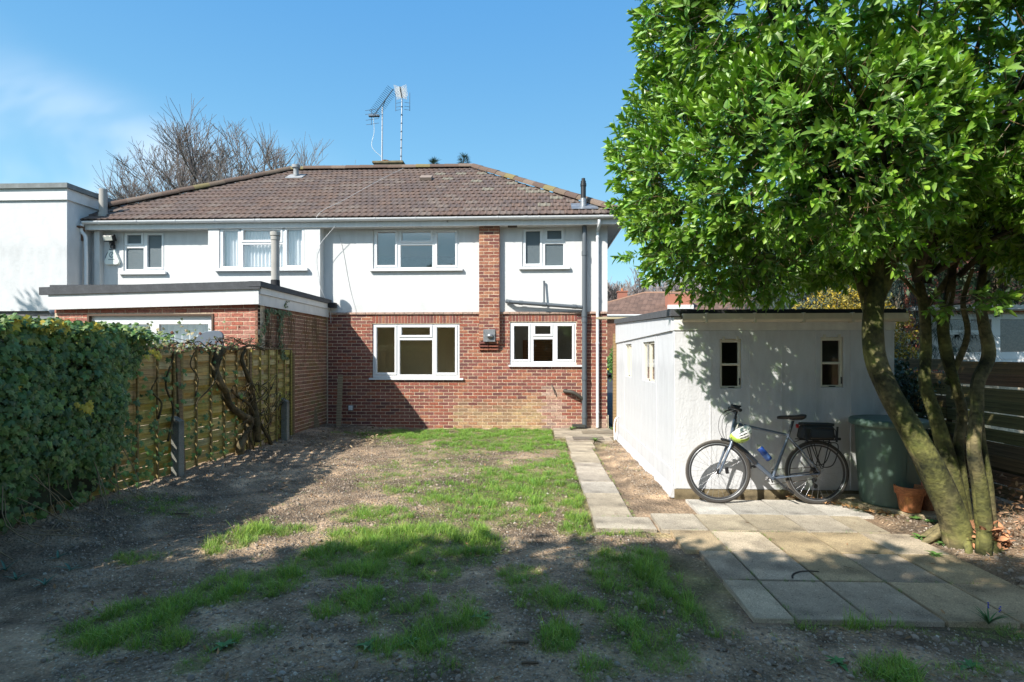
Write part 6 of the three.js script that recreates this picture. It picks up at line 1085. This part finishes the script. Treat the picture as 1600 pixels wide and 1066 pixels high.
  for (let i = 0; i < 160; i++) { const x = R(2.9, 3.7), z = -6.6 + (x - 2.9) * R(0.2, 1); dry[1].push([mat4(V(x, 0.015, z), [R(-0.5, 0.5), R(0, 6.28), R(-0.5, 0.5)], R(0.03, 0.08)), C(0.36, 0.2, 0.09).multiplyScalar(R(0.5, 1.3))]); }
  const lit = new THREE.Group(); lit.name = 'leaf_litter'; lit.userData = { kind: 'stuff', label: 'dry leaves, straw and twigs strewn on the soil and under the laurel', category: 'leaf litter' }; scene.add(lit);
  scatter('straw', straw, M.dry, dry[0], lit); scatter('dead_leaves', dead, M.dry, dry[1], lit);
}
// small plants that can be told apart
const strap = (L, w, c) => leafGeo(L, w, { color: c, fold: 0.5, curl: 0.45, n: 5, wide: 0.35 });
function clumpPlant(name, label, cat, group, x, y, n, L, w, c, up = 0.9) {
  const p = onG(x, y); p[1] = Math.max(groundY(p[0], p[2]), onSlabs(p[0], p[2]) ? -0.005 : -1);
  const t = thing(name, label, cat, p, 0, group), g = [strap(L, w, c), strap(L * 0.8, w, c.clone().multiplyScalar(1.25))];
  for (let i = 0; i < n; i++) { const a = i / n * 6.28 + R(-0.3, 0.3), l = part('leaf', pick(g), M.leaf, t); l.quaternion.copy(aim(V(Math.cos(a), up * R(0.5, 1.6), Math.sin(a)))); l.scale.setScalar(R(0.7, 1.1)); }
  return t;
}
for (const [x, y] of [[90, 875], [110, 889], [70, 914], [8, 895], [25, 905]]) clumpPlant('bulb_plant', 'small blue-green bulb shoot in the bare soil before the ivy hedge', 'bulb plant', 'bulb shoots before the ivy hedge', x, y, 5, 0.12, 0.018, C(0.06, 0.14, 0.09), 1.2);
clumpPlant('bluebell', 'grassy bluebell clump with two blue flower heads at the front edge of the patio', 'bluebell', undefined, 1545, 975, 16, 0.16, 0.012, C(0.05, 0.13, 0.03), 1.5);
{ const p = onG(1545, 975); const f = single('bluebell_flower', [[0, 0.1, 0], [0.05, 0.085, 0.02]].flatMap(([x, y, z]) => [0, 1, 2, 3].map((k) => new THREE.IcosahedronGeometry(0.005, 0).translate(p[0] + x + R(-0.005, 0.005), y + k * 0.01, p[2] + z))).reduce((a, g) => mergeGeometries([a, norm(g)]), norm(new THREE.IcosahedronGeometry(0.004, 0).translate(p[0], 0.1, p[2]))), std(C(0.05, 0.06, 0.4), 0.6), 'two tiny blue flower heads in the grassy clump at the patio front', 'flower'); }
for (const [x, y] of [[1490, 838], [1474, 852], [1430, 815], [1455, 820], [1462, 868], [1436, 840]]) clumpPlant('weed', 'small bright green weed in the earth at the foot of the laurel', 'weed', 'weeds at the foot of the laurel', x, y, 12, 0.075, 0.036, C(0.09, 0.19, 0.03), 0.8);
for (const [x, y] of [[752, 962], [575, 1005], [640, 1000], [1515, 1045], [350, 1008], [1310, 1035]]) clumpPlant('weed', 'low leafy weed in the shaded bare soil', 'weed', 'weeds in the shaded soil', x, y, 8, 0.08, 0.03, C(0.08, 0.2, 0.05), 0.7);
for (const [x, y] of [[957, 672], [858, 664], [893, 672], [930, 690]]) clumpPlant('weed', 'tuft of weed by the house end of the path', 'weed', 'weeds by the house end of the path', x, y, 14, 0.16, 0.026, C(0.09, 0.17, 0.03), 1.3);
for (const [x, y, l] of [[810, 1005, 0.11], [828, 1033, 0.09], [280, 806, 0.2]]) { const p = onG(x, y); single('twig', tube([[-l / 2, 0, 0], [0, 0.006, 0.004], [l / 2, 0, -0.004]], [0.008, 0.009, 0.007], 7, 3, C(0.12, 0.085, 0.055)), M.twig, { 810: 'pale short stick lying on the bare soil near the bottom edge', 828: 'dark thick stick lying close before the pale short stick', 280: 'longer stick on the soil beside the ivy and fence foot' }[x], 'stick').position.set(p[0], groundY(p[0], p[2]) + 0.012, p[2]); }

// ---------------------------------------------------------------- trees, shrubs and houses beyond
function bareTree(name, label, x, z, H, spread, depth, seedN, cols, group, bend = 0, thin = 0.011) {
  const t = thing(name, label, 'tree', [x, 0, z], 0, group), keep = seed; seed = seedN;
  const limbs = [], twigs = [];
  const grow = (p, d, len, r, lv) => {
    const n = 2 + (lv < 2 ? 1 : 0), pts = [p.clone()], q = p.clone(), dd = d.clone();
    for (let i = 0; i < n; i++) { dd.add(V(gauss() * 0.2, 0.05 + gauss() * 0.12, gauss() * 0.2)).normalize(); q.addScaledVector(dd, len / n); pts.push(q.clone()); }
    const r1 = r * 0.62; (lv < 3 ? limbs : twigs).push(tube(pts, [r, r1], lv < 2 ? 7 : lv < 4 ? 4 : 3, lv < 3 ? 2 : 1, pick(cols)));
    if (lv >= depth) return;
    if (lv > 1 && ((p.x / (H * 0.27)) ** 2 + ((p.y - H * 0.62) / (H * 0.36)) ** 2 + (p.z / (H * 0.3)) ** 2) > 1) return;
    const k = [9, 5, 4, 4, 3, 3, 2][lv] ?? 2;
    for (let i = 0; i < k; i++) {
      const f = lv === 0 ? R(0.55, 1) : R(0.35, 1), at = pts[0].clone().lerp(q, i === 0 ? 1 : f), a = R(0, 6.28), sp = (lv === 0 ? R(0.2, 0.8) : R(0.3, 0.8)) * spread, s = V(Math.cos(a), 0, Math.sin(a));
      const nd = dd.clone().multiplyScalar(Math.cos(sp)).addScaledVector(s, Math.sin(sp)).normalize(); if (lv < 3) nd.y = Math.abs(nd.y) * 0.9 + 0.1;
      grow(at, nd.normalize(), len * R(0.55, 0.76), Math.max(r1 * R(0.55, 0.85), thin), lv + 1);
    }
  };
  grow(V(0, 0, 0), V(bend, 1, 0).normalize(), H * 0.36, H * 0.022, 0);
  part('trunk', limbs.shift(), M.twig, t); part('branches', mergeGeometries(limbs), M.twig, t, { kind: 'stuff' }); part('twigs', mergeGeometries(twigs), M.twig, t, { kind: 'stuff' });
  seed = keep; return t;
}
bareTree('bare_tree', 'large leafless spreading tree rising behind the roof at its lower end', -17.9, -30, 15.4, 0.85, 7, 12, [C(0.13, 0.11, 0.1), C(0.17, 0.145, 0.12), C(0.15, 0.12, 0.12)]);
bareTree('bare_tree', 'small leafless tree top beside the large bare tree behind the roof', -13.7, -29, 14.6, 0.7, 5, 31, [C(0.14, 0.12, 0.11), C(0.17, 0.14, 0.12)]);
for (let i = 0; i < 4; i++) bareTree('bare_tree', 'pale leafless trees standing far off beyond the neighbouring roof', [10.5, 14.2, 16.5, 19][i], [-66, -70, -66, -74][i], [12.5, 13.5, 12, 13][i], 0.75, 5, 40 + i, [C(0.26, 0.22, 0.22), C(0.3, 0.26, 0.24)], 'leafless trees beyond the neighbouring roof', 0, 0.035);
function spireTree(label, x, z, H, w) {
  const t = thing('conifer_tree', label, 'tree', [x, 0, z]), L = [];
  part('trunk', cyl([0, 0, 0], [0, H, 0], 0.15, 0.02, 8, C(0.1, 0.07, 0.05)), M.twig, t);
  for (let i = 0; i < 700; i++) { const f = Math.pow(rnd(), 0.7), y = H * (1 - f * 0.35), a = R(0, 6.28), r = w * f * R(0.3, 1); L.push([mat4(V(Math.cos(a) * r, y, Math.sin(a) * r), aim(V(Math.cos(a), 0.5 + R(-0.3, 0.5), Math.sin(a))), R(0.7, 1.2)), C(0.035, 0.06, 0.03).multiplyScalar(R(0.6, 1.6))]); }
  const g = bake([0, 1, 2, 3, 4, 5].map((k) => [leafGeo(0.32, 0.035, { color: C(1, 1, 1), n: 2 }), mat4(V(0, 0, k * 0.03), [R(-0.5, 0.5), R(-0.7, 0.7), 0])]));
  scatter('crown', g, M.leaf, L, t);
}
spireTree('dark conifer tip showing over the ridge where the hip begins', onZ(725, 248, -34)[0], -34, onZ(725, 243, -34)[1], 1.0);
spireTree('smaller dark conifer tip showing over the middle of the ridge', onZ(679, 256, -36)[0], -36, onZ(679, 252, -36)[1], 0.6);
{ // drooping conifer behind the garage
  const t = thing('weeping_conifer', 'dark blue-green drooping conifer behind the garage roof', 'tree', [6.5, 0, -12.2]), L = [];
  part('trunk', cyl([0, 0, 0], [0.1, 6.4, 0], 0.17, 0.04, 10, C(0.12, 0.08, 0.06)), M.twig, t);
  const g = bake(Array.from({ length: 22 }, (_, k) => [leafGeo(R(0.12, 0.22), 0.012, { color: C(0.025, 0.055, 0.045).multiplyScalar(R(0.6, 1.6)), n: 2, curl: 0.5 }), mat4(V(gauss() * 0.03, -k * 0.006, k * 0.022), [R(0.1, 0.9), R(-0.9, 0.9), 0])]));
  for (let i = 0; i < 3400; i++) { const y = R(1.9, 6.6), w = lerp(2.3, 0.5, (y - 1.9) / 4.7), a = R(0, 6.28), r = w * Math.sqrt(R(0.15, 1)); L.push([mat4(V(Math.cos(a) * r * 1.1, y - r * 0.25, Math.sin(a) * r * 0.8), aim(V(Math.cos(a), R(-0.9, 0.1), Math.sin(a))), R(0.8, 1.5)), C(1, 1, 1).multiplyScalar(R(0.6, 1.3))]); }
  scatter('crown', g, M.leaf, L, t);
  for (let i = 0; i < 30; i++) { const y = R(2, 5.8), a = R(0, 6.28), r = R(1, 2.2); part('branch', tube([[0, y, 0], [Math.cos(a) * r * 0.5, y + 0.1, Math.sin(a) * r * 0.4], [Math.cos(a) * r, y - 0.4, Math.sin(a) * r * 0.8]], [0.03, 0.02, 0.005], 5, 3, C(0.1, 0.07, 0.05)), M.twig, t); }
}
function shrub(name, label, cat, pos, r, n, cols, L, W, twigCol) {
  const t = thing(name, label, cat, pos), list = [], g = bake([0, 1, 2, 3, 4].map(() => [leafGeo(L, W, { color: C(1, 1, 1), n: 2 }), mat4(V(R(-1, 1) * L, R(-1, 1) * L, R(-1, 1) * L), [R(0, 6), R(0, 6), R(0, 6)])]));
  for (let i = 0; i < n; i++) { const d = V(gauss(), gauss() + 0.2, gauss()).normalize(), k = 0.6 + 0.42 * rnd() * (0.7 + 0.5 * fbm(d.x * 3, d.y * 3 + d.z, 2)); list.push([mat4(V(d.x * r[0] * k, r[1] + d.y * r[1] * k, d.z * r[2] * k), [R(0, 6), R(0, 6), R(0, 6)], R(0.7, 1.3)), pick(cols).clone().multiplyScalar(R(0.75, 1.25))]); }
  scatter('foliage', g, M.leaf, list, t);
  for (let i = 0; i < 26; i++) { const d = V(gauss(), Math.abs(gauss()) + 0.6, gauss()).normalize(); part('stem', tube([[0, 0, 0], [d.x * r[0] * 0.4, r[1] * 0.8, d.z * r[2] * 0.4], [d.x * r[0] * 0.9, r[1] + d.y * r[1] * 0.8, d.z * r[2] * 0.9]], [0.02, 0.012, 0.004], 5, 3, twigCol), M.twig, t); }
  return t;
}
shrub('forsythia_shrub', 'yellow flowering shrub showing over the garage roof', 'shrub', [5.35, 0, -9.9], [1.15, 1.5, 0.7], 2100, [C(0.42, 0.3, 0.015), C(0.34, 0.26, 0.02), C(0.2, 0.17, 0.02), C(0.12, 0.12, 0.02)], 0.055, 0.03, C(0.12, 0.08, 0.05));
shrub('green_shrub', 'bright green shrub seen through the gap between house and garage', 'shrub', [4.72, 0, -31], [0.85, 1.15, 0.8], 900, [C(0.1, 0.22, 0.03), C(0.07, 0.16, 0.03)], 0.13, 0.08, C(0.1, 0.08, 0.05));
shrub('bushy_tree', 'distant green bush by the second brown roof', 'shrub', [14.6, 0, -36], [1.3, 2.85, 1.2], 700, [C(0.09, 0.15, 0.05), C(0.07, 0.12, 0.05)], 0.16, 0.1, C(0.1, 0.08, 0.05));
shrub('evergreen_bush', 'tall dark evergreen bush hiding the neighbouring house above its windows', 'bush', [7.6, 2.4, -9.6], [1.9, 1.3, 0.8], 2000, [C(0.03, 0.06, 0.022), C(0.045, 0.08, 0.028)], 0.1, 0.05, C(0.1, 0.08, 0.05));
shrub('dark_shrub', 'dark evergreen shrub against the boarded fence behind the laurel stems', 'shrub', [4.95, 0, -8.2], [0.55, 0.8, 0.9], 900, [C(0.025, 0.05, 0.02), C(0.035, 0.065, 0.025)], 0.07, 0.035, C(0.1, 0.08, 0.05));

function hippedHouse(name, label, x0, x1, z0, depth, eave, ridge, r0, r1, wallC, tileC, o = {}) {
  const h = thing(name, label, 'house'), zr = z0 - depth / 2, z1 = z0 - depth, ov = 0.35;
  const wm = std(wallC, 0.9, { map: rep(T.grain, 1) });
  part('wall', plate(rectShape(x0, 0, x1, eave, o.holes ?? []), z0 - 0.25, z0), o.wallMat ?? wm, h);
  part('side_wall', [box(x0, 0, z1, x0 + 0.25, eave, z0 - 0.252), box(x1 - 0.25, 0, z1, x1, eave, z0 - 0.252), box(x0 + 0.252, 0, z1, x1 - 0.252, eave, z1 + 0.25)], wm, h);
  for (const q of o.holes ?? []) windowPart(h, q, [[q[0] + 0.1, q[1] + 0.1, q[2] - 0.1, q[3] - 0.1]], z0 - 0.05, {});
  const A = [x0 - ov, eave, z0 + ov], B = [x1 + ov, eave, z0 + ov], D = [r0, ridge, zr], E = [r1, ridge, zr], F = [x1 + ov, eave, z1 - ov], G = [x0 - ov, eave, z1 - ov];
  const roof = part('roof', [poly([[A, B, E, D]]), poly([[B, F, E]]), poly([[F, G, D, E]]), poly([[G, A, D]]), poly([[A, G, F, B]])], std(tileC, 0.9, { map: rep(T.grain, 1) }), h);
  // courses of tiles stand proud of the front slope, one strip with jagged joints each
  const sl = Math.hypot(ridge - eave, depth / 2 + ov), th = Math.atan2(ridge - eave, depth / 2 + ov), rows = Math.round(sl / 0.33), tiles = [];
  for (let r = 0; r < rows; r++) { const f = (r + 0.05) / rows, xa = lerp(A[0], D[0], f + 0.5 / rows), xb = lerp(B[0], E[0], f + 0.5 / rows), s = f * sl; for (let x = xa; x < xb - 0.2; x += 0.36) tiles.push(xf(box(-0.172, 0, -0.4, 0.172, 0.045, 0.0, tileC.clone().multiplyScalar(R(0.75, 1.25))), { at: [x + 0.18, eave + s * Math.sin(th), z0 + ov - s * Math.cos(th)], rot: [th + 0.05, 0, 0] })); }
  part('roof_tiles', mergeGeometries(tiles), M.tile, roof, { kind: 'stuff' });
  const cap = std(C(0.3, 0.17, 0.11), 0.9), n = Math.ceil((r1 - r0) / 0.45);
  part('ridge_tiles', [cyl(D, E, 0.13, 0.13, 8), cyl(A, D, 0.12, 0.12, 8), cyl(B, E, 0.12, 0.12, 8)], cap, roof);
  part('gutter', [cyl([A[0], eave, A[2] + 0.05], [B[0], eave, A[2] + 0.05], 0.07, 0.07, 8), box(A[0], eave - 0.2, A[2] - 0.04, B[0], eave - 0.01, A[2])], M.whitePaint, h);
  for (const [cx, cz, w, hh] of o.chimneys ?? []) { const c = part('chimney', [box(cx - w / 2, eave, cz - w / 2, cx + w / 2, ridge + hh, cz + w / 2), box(cx - w / 2 - 0.06, ridge + hh, cz - w / 2 - 0.06, cx + w / 2 + 0.06, ridge + hh + 0.1, cz + w / 2 + 0.06)], std(C(0.3, 0.12, 0.08), 0.9), h); part('chimney_pot', cyl([cx, ridge + hh, cz], [cx, ridge + hh + 0.35, cz], 0.13, 0.11, 10), M.terracotta, c); }
  return h;
}
{
  const h = hippedHouse('brick_house', 'distant brick house with brown hipped roof across the drive beyond the garage', 2.2, 20.4, -44, 9, 4.75, 7.0, 9.2, 17.2, C(0.3, 0.13, 0.08), C(0.22, 0.13, 0.095), { holes: [[6.2, 2.95, 7.5, 4.3], [6.0, 0.7, 7.7, 2.3], [10, 2.95, 11.5, 4.3]], chimneys: [[7.6, -50.5, 0.8, 0.3]] });
  const d = part('dormer', [box(10.3, 5.4, -45.6, 12.2, 6.5, -44.6)], std(C(0.36, 0.14, 0.09), 0.9), h); part('window', box(10.25, 5.3, -44.595, 12.25, 5.62, -44.4), M.whitePaint, h);
  hippedHouse('brown_roofed_house', 'second distant house whose smaller darker roof shows beyond the brick house', 17.8, 25.5, -50, 8, 5.3, 7.1, 20.0, 22.6, C(0.28, 0.13, 0.09), C(0.2, 0.125, 0.1));
}
{ // neighbour's house beyond the boarded fence
  const z = -11.0, wr = [7.5, 1.58, 10.6, 2.44], h = thing('neighbouring_house', 'brick house with white framed windows seen over the boarded fence', 'house');
  const wall = part('wall', plate(rectShape(7.0, -0.1, 15, 5, [wr]), z - 0.27, z - 0.006), M.mortar, h);
  lay(wall, courses(7.0, 10.6, 1.2, 5.0, [wr]), faceZ(z + 0.004), 'ext', { n: 60 }, 0.08);
  part('side_wall', [box(7.0, -0.1, -18, 7.25, 5, z - 0.272), box(14.7, -0.1, -18, 15, 5, z - 0.272), box(7.26, -0.1, -18, 14.69, 5, -17.7)], M.mortarDark, h);
  part('roof', box(6.5, 5.001, -18.5, 15.5, 5.2, z + 0.5), std(C(0.15, 0.09, 0.07), 0.9), h);
  windowPart(h, wr, [[7.72, 1.72, 8.62, 2.05, 0], [7.72, 2.14, 8.62, 2.34, 1], [8.8, 1.72, 9.5, 2.34, 0], [9.7, 1.72, 10.5, 2.34, 0]], z - 0.02, { pane: M.glassOld, sill: [7.4, 1.52, 10.7, 1.578, z + 0.08] });
  part('bay_roof', [box(7.1, 2.5, z + 0.01, 11, 2.58, z + 0.4)], M.whitePaint, h);
  part('downpipe', cyl([7.35, 0, z + 0.06], [7.35, 4.9, z + 0.06], 0.04, 0.04, 10), M.upvc, h);
}
{ // parked car at the far end of the gap
  const c = thing('parked_car', 'dark parked car with yellow number plate beyond the drive', 'car', [4.75, 0, -39.0]);
  const s = new THREE.Shape(); s.moveTo(-0.85, 0.25); s.lineTo(0.85, 0.25); s.lineTo(0.88, 0.85); s.lineTo(0.72, 1.4); s.quadraticCurveTo(0.6, 1.47, 0, 1.48); s.quadraticCurveTo(-0.6, 1.47, -0.72, 1.4); s.lineTo(-0.88, 0.85); s.closePath();
  part('body', plate(s, -3.9, 0, 0.06), phys(C(0.02, 0.025, 0.04), 0.3, { clearcoat: 1 }), c); part('rear_window', box(-0.62, 0.92, 0, 0.62, 1.32, 0.01), phys(C(0.02, 0.02, 0.025), 0.1), c); part('number_plate', box(-0.27, 0.62, 0, 0.27, 0.74, 0.015), std(C(0.7, 0.5, 0.02), 0.4), c);
  for (const x of [-0.72, 0.72]) { part('tail_lamp', rbox(0.2, 0.16, 0.03, 0.01), std(C(0.4, 0.02, 0.02), 0.3), c, { at: [x, 0.86, 0.005] }); for (const z of [-0.7, -3.2]) part('wheel', cyl([x - 0.1, 0.31, z], [x + 0.1, 0.31, z], 0.31, 0.31, 18), M.blackPlastic, c); }
}

// ================================================================ shadows for every mesh, then the picture
scene.traverse((o) => { if (o.isMesh) { o.castShadow = true; o.receiveShadow = true; } });
renderer.render(scene, camera);
